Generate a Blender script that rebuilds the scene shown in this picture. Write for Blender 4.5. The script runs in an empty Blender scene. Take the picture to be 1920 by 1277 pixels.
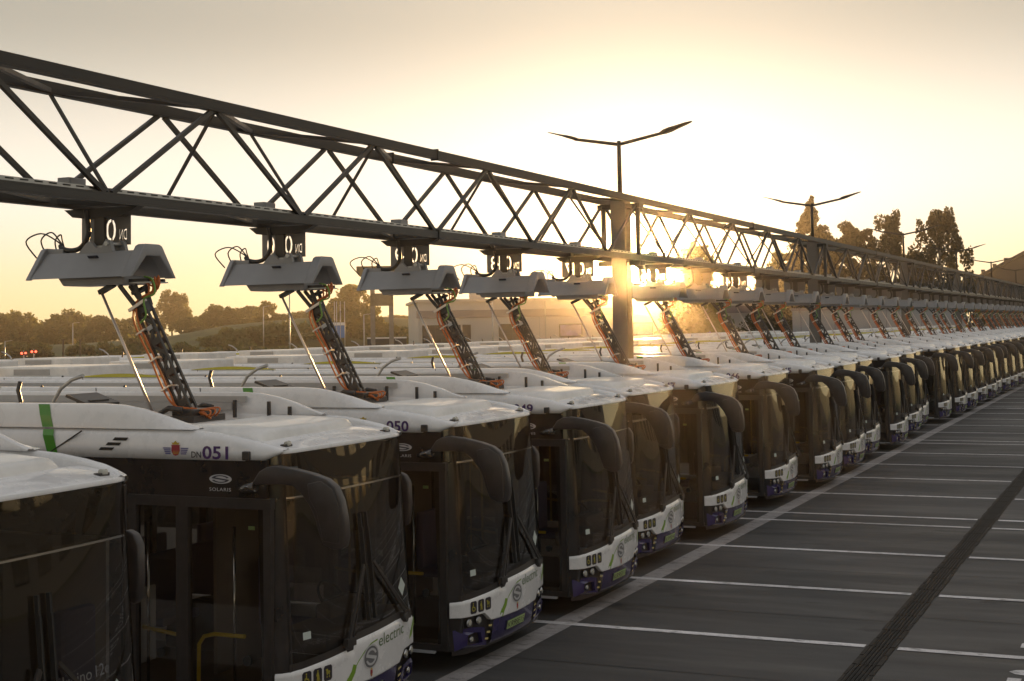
import bpy, bmesh, math, random
import numpy as np
from mathutils import Vector, Matrix

# ------------------------------------------------------------------ camera, sky, sun, exposure
scene = bpy.context.scene
COL = scene.collection
SUN_AZ, SUN_EL = math.radians(19.0), math.radians(2.07)
SUNV = Vector((math.cos(SUN_AZ) * math.cos(SUN_EL), math.sin(SUN_AZ) * math.cos(SUN_EL), math.sin(SUN_EL)))

cam_d = bpy.data.cameras.new('camera')
cam = bpy.data.objects.new('camera', cam_d)
COL.objects.link(cam)
YAW, PITCH, ROLL = 0.4257, 0.0609, -0.018
d = Vector((math.cos(PITCH) * math.cos(YAW), math.cos(PITCH) * math.sin(YAW), math.sin(PITCH)))
r0 = d.cross(Vector((0, 0, 1))).normalized()
u0 = r0.cross(d)
cr, sr = math.cos(ROLL), math.sin(ROLL)
rr = cr * r0 + sr * u0
uu = cr * u0 - sr * r0
M = Matrix((rr, uu, -d)).transposed().to_4x4()
M.translation = Vector((-17.992, -7.516, 4.011))
cam.matrix_world = M
cam_d.sensor_width = 36.0
cam_d.lens = 2662.45 / 1920 * 36
cam_d.shift_y = -186.75 / 1920
cam_d.clip_start = 0.1
cam_d.clip_end = 4000
scene.camera = cam

# sky radiances are given for a Background strength of 0.1
VEIL_LOW, VEIL_BAND, VEIL_MID, VEIL_HIGH = (4.4, 3.45, 1.75), (4.2, 4.05, 3.6), (1.9, 1.86, 1.62), (2.25, 2.25, 2.3)
SKY_K, AUR1, AUR2 = 0.06, 0.045, 0.05
world = bpy.data.worlds.new('World')
scene.world = world
world.use_nodes = True
nt = world.node_tree
bg = nt.nodes['Background']
sky = nt.nodes.new('ShaderNodeTexSky')
sky.sky_type = 'NISHITA'
sky.sun_disc = False
sky.sun_elevation = SUN_EL
sky.sun_rotation = math.pi / 2 - SUN_AZ
sky.air_density = 1.0
sky.dust_density = 4.0
sky.ozone_density = 1.0
# milky evening veil over the clear-sky model: warm towards the horizon, cooler overhead, brighter round the sun
def wn(kind, **k):
    n_ = nt.nodes.new(kind)
    for a_, v_ in k.items(): setattr(n_, a_, v_)
    return n_
tc = wn('ShaderNodeTexCoord')
sep = wn('ShaderNodeSeparateXYZ')
nt.links.new(tc.outputs['Generated'], sep.inputs[0])
ramp = wn('ShaderNodeValToRGB')
ramp.color_ramp.interpolation = 'EASE'
ramp.color_ramp.elements[0].position = 0.0
ramp.color_ramp.elements[0].color = (*VEIL_LOW, 1)
ramp.color_ramp.elements[1].position = 0.8
ramp.color_ramp.elements[1].color = (*VEIL_HIGH, 1)
eb = ramp.color_ramp.elements.new(0.10)
eb.color = (*VEIL_BAND, 1)
em = ramp.color_ramp.elements.new(0.22)
em.color = (*VEIL_MID, 1)
nt.links.new(sep.outputs[2], ramp.inputs[0])
dot = wn('ShaderNodeVectorMath', operation='DOT_PRODUCT')
nt.links.new(tc.outputs['Generated'], dot.inputs[0])
dot.inputs[1].default_value = SUNV
def aureole(g, amp):
    m1 = wn('ShaderNodeMath', operation='MULTIPLY_ADD')
    nt.links.new(dot.outputs['Value'], m1.inputs[0])
    m1.inputs[1].default_value = -2 * g
    m1.inputs[2].default_value = 1 + g * g
    m2 = wn('ShaderNodeMath', operation='POWER')
    nt.links.new(m1.outputs[0], m2.inputs[0])
    m2.inputs[1].default_value = -1.5
    m3 = wn('ShaderNodeMath', operation='MULTIPLY')
    nt.links.new(m2.outputs[0], m3.inputs[0])
    m3.inputs[1].default_value = amp * (1 - g * g)
    return m3
def scaled(col, fac):
    v = wn('ShaderNodeVectorMath', operation='SCALE')
    v.inputs[0].default_value = col
    nt.links.new(fac.outputs[0], v.inputs['Scale'])
    return v
def vadd(a_, b_):
    v = wn('ShaderNodeVectorMath', operation='ADD')
    nt.links.new(a_, v.inputs[0]); nt.links.new(b_, v.inputs[1])
    return v.outputs[0]
sc_sky = wn('ShaderNodeVectorMath', operation='SCALE')
nt.links.new(sky.outputs[0], sc_sky.inputs[0])
sc_sky.inputs['Scale'].default_value = SKY_K
tot = vadd(sc_sky.outputs[0], ramp.outputs[0])
tot = vadd(tot, scaled((1.0, 0.96, 0.87), aureole(0.80, AUR1)).outputs[0])
tot = vadd(tot, scaled((1.0, 0.76, 0.32), aureole(0.975, AUR2)).outputs[0])
nt.links.new(tot, bg.inputs[0])
bg.inputs[1].default_value = 0.1

sun_d = bpy.data.lights.new('sun', 'SUN')
sun_d.energy = 4.2
sun_d.angle = math.radians(0.53)
sun_d.color = (1.0, 0.58, 0.22)
sun = bpy.data.objects.new('sun', sun_d)
sun.rotation_euler = (-SUNV).to_track_quat('-Z', 'Y').to_euler()
COL.objects.link(sun)

scene.view_settings.view_transform = 'Standard'
scene.view_settings.look = 'None'
scene.view_settings.exposure = 1.1
scene.view_settings.gamma = 1.0
scene.render.engine = 'CYCLES'
scene.cycles.use_denoising = True
scene.cycles.max_bounces = 6
scene.cycles.transparent_max_bounces = 12
scene.cycles.volume_bounces = 0
scene.cycles.caustics_reflective = False
scene.cycles.caustics_refractive = False
scene.cycles.sample_clamp_indirect = 4.0

R = math.radians
rng = random.Random(7)
nrng = np.random.default_rng(11)

# ------------------------------------------------------------------ materials
def principled(name, col, rough=0.5, metal=0.0, spec=0.5, coat=0.0, noise=0.0, nscale=3.0, bump=0.0, bscale=60.0,
               emit=None, estr=0.0, rvar=0.0, translucent=None, stretch=None):
    m = bpy.data.materials.new(name)
    m.use_nodes = True
    t = m.node_tree
    b = t.nodes['Principled BSDF']
    b.inputs['Base Color'].default_value = (*col, 1)
    b.inputs['Roughness'].default_value = rough
    b.inputs['Metallic'].default_value = metal
    b.inputs['Specular IOR Level'].default_value = spec
    b.inputs['Coat Weight'].default_value = coat
    b.inputs['Coat Roughness'].default_value = 0.05
    if emit:
        b.inputs['Emission Color'].default_value = (*emit, 1)
        b.inputs['Emission Strength'].default_value = estr
    if noise or bump or rvar:
        tc = t.nodes.new('ShaderNodeTexCoord')
        src = tc.outputs['Object']
        if stretch:
            mp = t.nodes.new('ShaderNodeMapping')
            mp.inputs['Scale'].default_value = stretch
            t.links.new(src, mp.inputs[0])
            src = mp.outputs[0]
    if noise or rvar:
        n = t.nodes.new('ShaderNodeTexNoise')
        n.inputs['Scale'].default_value = nscale
        n.inputs['Detail'].default_value = 6
        n.inputs['Roughness'].default_value = 0.65
        t.links.new(src, n.inputs['Vector'])
    if noise:
        mr = t.nodes.new('ShaderNodeMapRange')
        mr.inputs[1].default_value = 0.3
        mr.inputs[2].default_value = 0.7
        mr.inputs[3].default_value = 1 - noise
        mr.inputs[4].default_value = 1 + noise
        t.links.new(n.outputs[0], mr.inputs[0])
        mx = t.nodes.new('ShaderNodeVectorMath')
        mx.operation = 'SCALE'
        mx.inputs[0].default_value = col
        t.links.new(mr.outputs[0], mx.inputs['Scale'])
        t.links.new(mx.outputs[0], b.inputs['Base Color'])
    if rvar:
        mr = t.nodes.new('ShaderNodeMapRange')
        mr.inputs[1].default_value = 0.3
        mr.inputs[2].default_value = 0.7
        mr.inputs[3].default_value = max(0.02, rough - rvar)
        mr.inputs[4].default_value = rough + rvar
        t.links.new(n.outputs[0], mr.inputs[0])
        t.links.new(mr.outputs[0], b.inputs['Roughness'])
    if bump:
        n2 = t.nodes.new('ShaderNodeTexNoise')
        n2.inputs['Scale'].default_value = bscale
        n2.inputs['Detail'].default_value = 4
        t.links.new(src, n2.inputs['Vector'])
        bp = t.nodes.new('ShaderNodeBump')
        bp.inputs['Strength'].default_value = bump
        bp.inputs['Distance'].default_value = 0.02
        t.links.new(n2.outputs[0], bp.inputs['Height'])
        t.links.new(bp.outputs[0], b.inputs['Normal'])
    if translucent:
        tr = t.nodes.new('ShaderNodeBsdfTranslucent')
        tr.inputs[0].default_value = (*translucent, 1)
        ms = t.nodes.new('ShaderNodeMixShader')
        ms.inputs[0].default_value = 0.4
        t.links.new(b.outputs[0], ms.inputs[1])
        t.links.new(tr.outputs[0], ms.inputs[2])
        t.links.new(ms.outputs[0], t.nodes['Material Output'].inputs[0])
    return m

def glass_mat(name, tint, rough=0.02, ior=1.75):
    # tinted laminated pane: fresnel reflection over a tinted see-through sheet
    m = bpy.data.materials.new(name)
    m.use_nodes = True
    t = m.node_tree
    t.nodes.remove(t.nodes['Principled BSDF'])
    fr = t.nodes.new('ShaderNodeFresnel')
    fr.inputs[0].default_value = ior
    tr = t.nodes.new('ShaderNodeBsdfTransparent')
    tr.inputs[0].default_value = (*tint, 1)
    gl = t.nodes.new('ShaderNodeBsdfGlossy')
    gl.inputs['Roughness'].default_value = rough
    gl.inputs['Color'].default_value = (0.95, 0.95, 0.95, 1)
    ms = t.nodes.new('ShaderNodeMixShader')
    t.links.new(fr.outputs[0], ms.inputs[0])
    t.links.new(tr.outputs[0], ms.inputs[1])
    t.links.new(gl.outputs[0], ms.inputs[2])
    t.links.new(ms.outputs[0], t.nodes['Material Output'].inputs[0])
    return m

MAT = {}
def mk(name, *a, **k):
    MAT[name] = principled(name, *a, **k)
mk('white_paint', (0.80, 0.795, 0.80), 0.28, coat=0.5, noise=0.09, nscale=2.2, rvar=0.1)
mk('roof_white', (0.75, 0.74, 0.72), 0.40, coat=0.2, noise=0.16, nscale=2.6, rvar=0.14)
mk('grey_panel', (0.40, 0.39, 0.38), 0.5, noise=0.1)
mk('black_gloss', (0.030, 0.026, 0.025), 0.08, coat=0.6, noise=0.2, rvar=0.03)
mk('black_plastic', (0.035, 0.031, 0.030), 0.42, noise=0.25, nscale=8)
mk('mirror_plastic', (0.042, 0.037, 0.037), 0.36, noise=0.25, nscale=6, bump=0.05, bscale=200)
mk('rubber', (0.015, 0.015, 0.015), 0.75)
mk('blue_paint', (0.040, 0.030, 0.115), 0.25, coat=0.5, noise=0.1)
mk('green_paint', (0.06, 0.27, 0.02), 0.3, coat=0.3)
mk('yellow_green', (0.50, 0.44, 0.03), 0.35)
mk('leaf_green', (0.20, 0.36, 0.03), 0.4)
mk('motto_green', (0.10, 0.17, 0.06), 0.4)
mk('column_grey', (0.13, 0.12, 0.11), 0.5, noise=0.12, nscale=4)
mk('chrome', (0.55, 0.55, 0.56), 0.15, metal=1.0)
mk('lamp_lens', (0.45, 0.44, 0.38), 0.1, spec=0.8)
mk('amber_mark', (0.75, 0.62, 0.25), 0.3)
mk('logo_grey', (0.16, 0.16, 0.17), 0.4)
mk('logo_light', (0.55, 0.55, 0.56), 0.35)
mk('purple_ink', (0.06, 0.02, 0.13), 0.45)
mk('dark_ink', (0.03, 0.03, 0.045), 0.5)
mk('crest_red', (0.35, 0.03, 0.05), 0.4)
mk('crest_gold', (0.55, 0.38, 0.04), 0.4)
mk('crest_blue', (0.10, 0.10, 0.28), 0.4)
mk('sticker', (0.55, 0.62, 0.58), 0.4)
mk('plate_green', (0.50, 0.66, 0.28), 0.4, noise=0.05)
mk('picto_dark', (0.025, 0.022, 0.035), 0.35)
mk('picto_yellow', (0.42, 0.37, 0.05), 0.4)
mk('rail_yellow', (0.85, 0.60, 0.03), 0.35)
mk('interior', (0.16, 0.13, 0.11), 0.7)
mk('seat_cloth', (0.10, 0.09, 0.16), 0.8)
mk('panel_light', (0.42, 0.43, 0.45), 0.4)
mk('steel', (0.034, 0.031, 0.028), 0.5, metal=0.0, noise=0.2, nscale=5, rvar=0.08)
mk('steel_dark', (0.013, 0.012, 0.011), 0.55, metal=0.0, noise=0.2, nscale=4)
mk('galvanised', (0.42, 0.42, 0.41), 0.38, metal=0.7, noise=0.15, nscale=9)
mk('hood_grey', (0.27, 0.27, 0.275), 0.42, noise=0.06, nscale=3, bump=0.02, bscale=30)
mk('cable_black', (0.012, 0.012, 0.012), 0.5)
mk('cable_orange', (0.52, 0.13, 0.018), 0.38)
mk('cable_green', (0.15, 0.30, 0.05), 0.5)
mk('sign_plate', (0.20, 0.195, 0.19), 0.45, noise=0.08)
mk('rod_metal', (0.62, 0.55, 0.50), 0.3, metal=0.6)
mk('joint_tar', (0.012, 0.012, 0.013), 0.6)
mk('drain_iron', (0.028, 0.025, 0.022), 0.8, spec=0.1, noise=0.4, nscale=6)
mk('drain_kerb', (0.045, 0.04, 0.035), 0.85, spec=0.1, noise=0.4, nscale=14)
mk('bark', (0.06, 0.045, 0.03), 0.9, noise=0.3)
mk('birch_bark', (0.30, 0.28, 0.25), 0.9, noise=0.5)
mk('foliage_a', (0.065, 0.075, 0.022), 0.6, noise=0.4, nscale=0.8, translucent=(0.28, 0.26, 0.05))
mk('foliage_b', (0.045, 0.06, 0.02), 0.6, noise=0.4, nscale=0.8, translucent=(0.22, 0.22, 0.05))
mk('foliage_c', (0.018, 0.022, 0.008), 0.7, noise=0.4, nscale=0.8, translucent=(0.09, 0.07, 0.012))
mk('wall_white', (0.46, 0.43, 0.41), 0.6, noise=0.06, nscale=0.3)
mk('wall_grey', (0.34, 0.34, 0.35), 0.6, noise=0.06, nscale=0.2)
mk('wall_stripe', (0.20, 0.18, 0.20), 0.6)
mk('wall_dark', (0.03, 0.03, 0.034), 0.6, noise=0.1)
mk('window_glass', (0.03, 0.03, 0.035), 0.04, spec=1.0)
mk('poster_violet', (0.20, 0.17, 0.38), 0.5, noise=0.5, nscale=1.5)
mk('bin_blue', (0.16, 0.15, 0.36), 0.5)
mk('concrete', (0.22, 0.20, 0.18), 0.8, noise=0.15)
mk('board_green', (0.05, 0.05, 0.025), 0.6, noise=0.3, nscale=0.7)
mk('board_beige', (0.13, 0.115, 0.085), 0.6, noise=0.2)
mk('banner_white', (0.7, 0.7, 0.7), 0.6)
mk('banner_blue', (0.10, 0.22, 0.50), 0.6)
mk('car_silver', (0.35, 0.35, 0.36), 0.25, metal=0.6)
mk('car_white', (0.65, 0.65, 0.65), 0.3)
mk('red_lamp', (0.6, 0.02, 0.02), 0.3, emit=(1.0, 0.06, 0.03), estr=4.0)
def ground_mat(name, col, paint=False):
    m = bpy.data.materials.new(name); m.use_nodes = True; t = m.node_tree; b = t.nodes['Principled BSDF']
    def nd(k, **kw):
        q = t.nodes.new(k)
        for a_, v_ in kw.items(): setattr(q, a_, v_)
        return q
    tc_ = nd('ShaderNodeTexCoord'); geo = nd('ShaderNodeNewGeometry')
    def noise(scale, stretch, lo, hi, o0, o1, detail=6):
        mp = nd('ShaderNodeMapping'); mp.inputs['Scale'].default_value = stretch
        t.links.new(geo.outputs['Position'], mp.inputs[0])
        n_ = nd('ShaderNodeTexNoise'); n_.inputs['Scale'].default_value = scale; n_.inputs['Detail'].default_value = detail; n_.inputs['Roughness'].default_value = .62
        t.links.new(mp.outputs[0], n_.inputs['Vector'])
        r_ = nd('ShaderNodeMapRange'); r_.inputs[1].default_value = lo; r_.inputs[2].default_value = hi; r_.inputs[3].default_value = o0; r_.inputs[4].default_value = o1
        t.links.new(n_.outputs[0], r_.inputs[0]); return r_.outputs[0]
    def mul(a_, b_):
        q = nd('ShaderNodeMath', operation='MULTIPLY'); t.links.new(a_, q.inputs[0]); t.links.new(b_, q.inputs[1]); return q.outputs[0]
    f = mul(noise(.22, (1, .5, 1), .35, .65, .75, 1.25), noise(1.6, (1, .16, 1), .35, .65, .86, 1.15))   # slab tone, tyre streaks along the lanes
    f = mul(f, noise(60, (1, 1, 1), .3, .7, .82, 1.18, 2))                                                # aggregate
    f = mul(f, noise(1.1, (1, .6, 1), .60, .68, 1.0, .55))                                                # oil drips
    f = mul(f, noise(.7, (.6, .35, 1), .62, .72, 1.0, 1.5))                                               # pale dusty patches
    sc = nd('ShaderNodeVectorMath', operation='SCALE'); sc.inputs[0].default_value = col; t.links.new(f, sc.inputs['Scale'])
    if paint:
        mx = nd('ShaderNodeMix', data_type='VECTOR')
        t.links.new(noise(7, (1, .6, 1), .52, .70, 0, .75, 8), mx.inputs[0]); t.links.new(sc.outputs[0], mx.inputs[4]); mx.inputs[5].default_value = (.06, .058, .057)
        t.links.new(mx.outputs[1], b.inputs['Base Color'])
    else:
        t.links.new(sc.outputs[0], b.inputs['Base Color'])
    t.links.new(noise(.9, (1, .2, 1), .35, .65, .55, .85), b.inputs['Roughness'])
    b.inputs['Specular IOR Level'].default_value = .26
    bp = nd('ShaderNodeBump'); bp.inputs['Strength'].default_value = .3; bp.inputs['Distance'].default_value = .01
    t.links.new(noise(120, (1, 1, 1), 0, 1, 0, 1, 2), bp.inputs['Height']); t.links.new(bp.outputs[0], b.inputs['Normal'])
    MAT[name] = m
ground_mat('asphalt', (.064, .062, .061))
ground_mat('line_paint', (.58, .56, .56), True)
ground_mat('dimmed_line_paint', (.33, .31, .305), True)  # front line: its dimmer light at a narrow angle put into the paint colour
mk('grass', (0.085, 0.10, 0.03), 0.9, noise=0.4, nscale=0.25, bump=0.6, bscale=2.0)
mk('bank_grass', (0.075, 0.085, 0.028), 0.9, noise=0.45, nscale=0.3, bump=0.6, bscale=2.0)
mk('brick_wall', (0.36, 0.32, 0.27), 0.8, noise=0.12)
mk('coated_glazing', (0.55, 0.52, 0.45), 0.03, metal=0.8)
MAT['windscreen'] = glass_mat('windscreen', (0.55, 0.53, 0.50))
MAT['side_glass'] = glass_mat('side_glass', (0.42, 0.40, 0.37))
MAT['door_glass'] = glass_mat('door_glass', (0.93, 0.92, 0.90), ior=1.4)
MAT['header_glass'] = glass_mat('header_glass', (0.50, 0.48, 0.42))

# ------------------------------------------------------------------ mesh helpers
class MB:
    def __init__(s):
        s.v = []; s.f = []; s.sm = []
    def add(s, vs, fs, smooth=False):
        o = len(s.v)
        s.v += [tuple(p) for p in vs]
        s.f += [tuple(i + o for i in f) for f in fs]
        s.sm += [smooth] * len(fs)
        return s
    def box(s, c, size, rot=None, bev=0.0):
        hx, hy, hz = size[0] / 2, size[1] / 2, size[2] / 2
        c = Vector(c)
        if bev <= 0:
            vs = [Vector((x, y, z)) for x in (-hx, hx) for y in (-hy, hy) for z in (-hz, hz)]
            fs = [(0, 1, 3, 2), (4, 6, 7, 5), (0, 4, 5, 1), (2, 3, 7, 6), (0, 2, 6, 4), (1, 5, 7, 3)]
        else:
            bm = bmesh.new()
            bmesh.ops.create_cube(bm, size=1.0)
            for q in bm.verts:
                q.co = Vector((q.co.x * 2 * hx, q.co.y * 2 * hy, q.co.z * 2 * hz))
            bmesh.ops.bevel(bm, geom=list(bm.edges), offset=bev, segments=2, affect='EDGES', profile=0.6)
            bm.verts.index_update()
            vs = [q.co.copy() for q in bm.verts]
            fs = [tuple(q.index for q in f.verts) for f in bm.faces]
            bm.free()
        if rot is not None:
            vs = [rot @ p for p in vs]
        return s.add([p + c for p in vs], fs)
    def bar(s, a, b, w, h, up=(0, 0, 1)):
        a = Vector(a); b = Vector(b)
        ax = (b - a); L = ax.length; ax.normalize()
        up = Vector(up)
        if abs(ax.dot(up)) > 0.98: up = Vector((0, 1, 0))
        sx = ax.cross(up).normalized(); sz = sx.cross(ax)
        rot = Matrix((sx, ax, sz)).transposed()
        return s.box((a + b) / 2, (w, L, h), rot)
    def tube(s, pts, r, n=8, cap=True, smooth=True):
        pts = [Vector(p) for p in pts]
        rs = r if isinstance(r, (list, tuple)) else [r] * len(pts)
        vs = []
        prev = None
        for i, p in enumerate(pts):
            t = (pts[min(i + 1, len(pts) - 1)] - pts[max(i - 1, 0)]).normalized()
            if prev is None:
                ref = Vector((0, 0, 1)) if abs(t.z) < 0.9 else Vector((1, 0, 0))
                prev = t.cross(ref).normalized()
            prev = (prev - t * prev.dot(t)).normalized()
            bn = t.cross(prev)
            for k in range(n):
                a = 2 * math.pi * k / n
                vs.append(p + (prev * math.cos(a) + bn * math.sin(a)) * rs[i])
        fs = []
        for i in range(len(pts) - 1):
            for k in range(n):
                fs.append((i * n + k, i * n + (k + 1) % n, (i + 1) * n + (k + 1) % n, (i + 1) * n + k))
        s.add(vs, fs, smooth)
        if cap:
            s.add(vs[:n], [tuple(range(n))[::-1]]); s.add(vs[-n:], [tuple(range(n))])
        return s
    def prism(s, outline, fn, t0, t1):
        # outline [(a,b)], fn(a,b,t)->xyz, between t0 and t1
        n = len(outline)
        vs = [fn(a, b, t0) for a, b in outline] + [fn(a, b, t1) for a, b in outline]
        fs = [tuple(range(n)), tuple(range(2 * n - 1, n - 1, -1))]
        fs += [(i, i + n, (i + 1) % n + n, (i + 1) % n) for i in range(n)]
        return s.add(vs, fs)
    def grid(s, fn, us, vs_, smooth=True, thick=None):
        P = [fn(u, v) for u in us for v in vs_]
        nv = len(vs_)
        fs = [(i * nv + j, (i + 1) * nv + j, (i + 1) * nv + j + 1, i * nv + j + 1) for i in range(len(us) - 1) for j in range(nv - 1)]
        return s.add(P, fs, smooth)
    def disc(s, c, nrm, r, n=16, rx=None):
        c = Vector(c); nrm = Vector(nrm).normalized()
        ref = Vector((0, 0, 1)) if abs(nrm.z) < 0.9 else Vector((1, 0, 0))
        a = nrm.cross(ref).normalized(); b = a.cross(nrm)
        rx = rx or r
        vs = [c + a * math.cos(2 * math.pi * k / n) * rx + b * math.sin(2 * math.pi * k / n) * r for k in range(n)]
        return s.add(vs, [tuple(range(n))])
    def mesh(s, name):
        me = bpy.data.meshes.new(name)
        me.from_pydata(s.v, [], s.f)
        me.polygons.foreach_set('use_smooth', s.sm)
        me.update()
        return me
    def build(s, name, mat, parent=None, loc=None, solid=0.0, fix=True, bev=0.0):
        me = s.mesh(name)
        if fix:
            bm = bmesh.new(); bm.from_mesh(me)
            bmesh.ops.remove_doubles(bm, verts=bm.verts, dist=1e-5)
            bmesh.ops.recalc_face_normals(bm, faces=bm.faces)
            if bev > 0:
                es = [e for e in bm.edges if len(e.link_faces) == 2 and e.calc_face_angle(0) > 0.6]
                bmesh.ops.bevel(bm, geom=es, offset=bev, segments=3, affect='EDGES', profile=0.5, clamp_overlap=True)
                for f in bm.faces: f.smooth = True
            bm.to_mesh(me); bm.free()
        me.materials.append(MAT[mat])
        return link(name, me, parent, loc, solid)

def link(name, me, parent=None, loc=None, solid=0.0):
    o = bpy.data.objects.new(name, me)
    COL.objects.link(o)
    if parent is not None: o.parent = parent
    if loc is not None: o.location = loc
    if solid:
        md = o.modifiers.new('thickness', 'SOLIDIFY')
        md.thickness = solid; md.offset = 0
    return o

def empty(name, loc=(0, 0, 0), rz=0.0):
    o = bpy.data.objects.new(name, None)
    COL.objects.link(o)
    o.location = loc
    o.rotation_euler = (0, 0, rz)
    return o

def tag(o, label=None, cat=None, group=None, kind=None):
    if label: o['label'] = label
    if cat: o['category'] = cat
    if group: o['group'] = group
    if kind: o['kind'] = kind
    return o

def children(o):
    return [c for c in COL.objects if c.parent == o]

def snapshot(o):
    return (o, [snapshot(c) for c in children(o)])

def copy_snap(sn, parent=None):
    c = sn[0].copy()
    COL.objects.link(c)
    c.parent = parent
    for ch in sn[1]: copy_snap(ch, c)
    return c

_txt = {}
def text_data(s, align='LEFT', space=1.0, bold=0.0):
    """flat glyph outlines of a string as (verts, faces), size 1"""
    key = (s, align, space, bold)
    if key in _txt: return _txt[key]
    cu = bpy.data.curves.new('lettering', 'FONT')
    cu.body = s; cu.size = 1.0; cu.align_x = align; cu.space_character = space; cu.resolution_u = 3; cu.offset = bold
    ob = bpy.data.objects.new('lettering', cu)
    COL.objects.link(ob)
    dg = bpy.context.evaluated_depsgraph_get()
    me = bpy.data.meshes.new_from_object(ob.evaluated_get(dg))
    vs = [tuple(v.co) for v in me.vertices]; fs = [tuple(p.vertices) for p in me.polygons]
    bpy.data.objects.remove(ob); bpy.data.curves.remove(cu); bpy.data.meshes.remove(me)
    _txt[key] = (vs, fs)
    return vs, fs

def text_part(s, name, mat, parent, fn, w=None, h=0.1, align='LEFT', space=1.0, bold=0.0):
    vs, fs = text_data(s, align, space, bold)
    x0 = min(v[0] for v in vs); x1 = max(v[0] for v in vs); y1 = max(v[1] for v in vs); y0 = min(0, 0)
    sy = h / y1
    sx = w / (x1 - x0) if w else sy
    m = MB()
    m.add([fn((v[0] - x0) * sx, v[1] * sy) for v in vs], fs)
    return m.build(name, mat, parent, fix=False)

def sign_curve(txt):
    cu = bpy.data.curves.new('s', 'FONT'); cu.body = txt; cu.size = 1; cu.resolution_u = 3
    ob = bpy.data.objects.new('s', cu); COL.objects.link(ob)
    dg = bpy.context.evaluated_depsgraph_get()
    me = bpy.data.meshes.new_from_object(ob.evaluated_get(dg))
    w = max(v.co.x for v in me.vertices); h = max(v.co.y for v in me.vertices)
    bpy.data.meshes.remove(me)
    c2 = ob.to_curve(dg).copy()
    bpy.data.objects.remove(ob)
    return c2, w, h

def sign_plate_mesh(num):
    """plate with the digits cut right through (2D curve with holes), lying across the lane and reading from the far side"""
    W, Hh = .70, .44
    cu = bpy.data.curves.new('plate', 'CURVE'); cu.dimensions = '2D'; cu.fill_mode = 'BOTH'; cu.resolution_u = 3
    def add_spline(src, ox, oy, kx, ky):
        for sp in src.splines:
            ns = cu.splines.new('BEZIER'); ns.bezier_points.add(len(sp.bezier_points) - 1); ns.use_cyclic_u = True
            for a, b in zip(sp.bezier_points, ns.bezier_points):
                b.handle_left_type = 'FREE'; b.handle_right_type = 'FREE'
                for at in ('co', 'handle_left', 'handle_right'):
                    v = getattr(a, at)
                    setattr(b, at, Vector((ox + v.x * kx, oy + v.y * ky, 0)))
    sp = cu.splines.new('POLY'); sp.points.add(3); sp.use_cyclic_u = True
    for p, c in zip(sp.points, ((0, 0), (W, 0), (W, Hh), (0, Hh))): p.co = (*c, 0, 1)
    c1, w1, hh1 = sign_curve('DN'); add_spline(c1, .05, .06, .11 / w1, .12 / hh1)
    c2, w2, hh2 = sign_curve(num); add_spline(c2, .20, .05, .42 / w2, .25 / hh2)
    cu.extrude = .003
    ob = bpy.data.objects.new('tmp', cu); COL.objects.link(ob)
    me = bpy.data.meshes.new_from_object(ob.evaluated_get(bpy.context.evaluated_depsgraph_get()))
    bpy.data.objects.remove(ob)
    me.materials.clear()
    for v in me.vertices:
        x, y, z = v.co
        v.co = (.16 + z, 2.975 + x, 5.02 + y)
    me.materials.append(MAT['sign_plate'])
    return me

PLATES = {51: 'KR9SE14', 50: 'KR9SE15', 49: 'KR9SE11', 48: 'KR9SE41', 47: 'KR9SE21', 46: 'KR9SE22', 45: 'KR9SE20'}
NB = 33
for n_ in range(-1, NB):
    text_data('%03d' % (51 - n_), 'LEFT', 1.0, .022); text_data(PLATES.get(51 - n_, 'KR9SE%02d' % ((51 - n_) % 40)))
    if n_ < 9: text_data('DN%03d' % (51 - n_))
for s_ in ('electric', 'Urbino', '12e'): text_data(s_)
text_data('DN', 'LEFT', 1.0, .012)
text_data('SOLARIS', 'LEFT', 1.1)
SIGN_ME = {n_: sign_plate_mesh('%03d' % (51 - n_)) for n_ in range(0, 8)}

ORD = ['zeroth', 'first', 'second', 'third', 'fourth', 'fifth', 'sixth', 'seventh', 'eighth', 'ninth', 'tenth', 'eleventh', 'twelfth',
       'thirteenth', 'fourteenth', 'fifteenth', 'sixteenth', 'seventeenth', 'eighteenth', 'nineteenth', 'twentieth', 'twenty-first',
       'twenty-second', 'twenty-third', 'twenty-fourth', 'twenty-fifth', 'twenty-sixth', 'twenty-seventh', 'twenty-eighth',
       'twenty-ninth', 'thirtieth', 'thirty-first', 'thirty-second', 'thirty-third', 'thirty-fourth', 'thirty-fifth']

LANE, STRIP, BAY = 3.6, 1.164, 19.164
COLX0, GY = 11.382, 3.17
def bus_x(n): return -5.4 + LANE * n + STRIP * (n // 5)

# ------------------------------------------------------------------ ground
def sheet(name, x0, x1, y0, y1, z, mat, parent=None, nx=1, ny=1):
    m = MB()
    m.grid(lambda u, v: (u, v, z), list(np.linspace(x0, x1, nx + 1)), list(np.linspace(y0, y1, ny + 1)), smooth=False)
    return m.build(name, mat, parent)

tag(sheet('grass_ground', -1500, 2500, -1500, 2500, -0.03, 'grass'), kind='structure')
pav = tag(sheet('pavement', -60, 132, -40, 44, 0.0, 'asphalt'), kind='structure')

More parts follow.
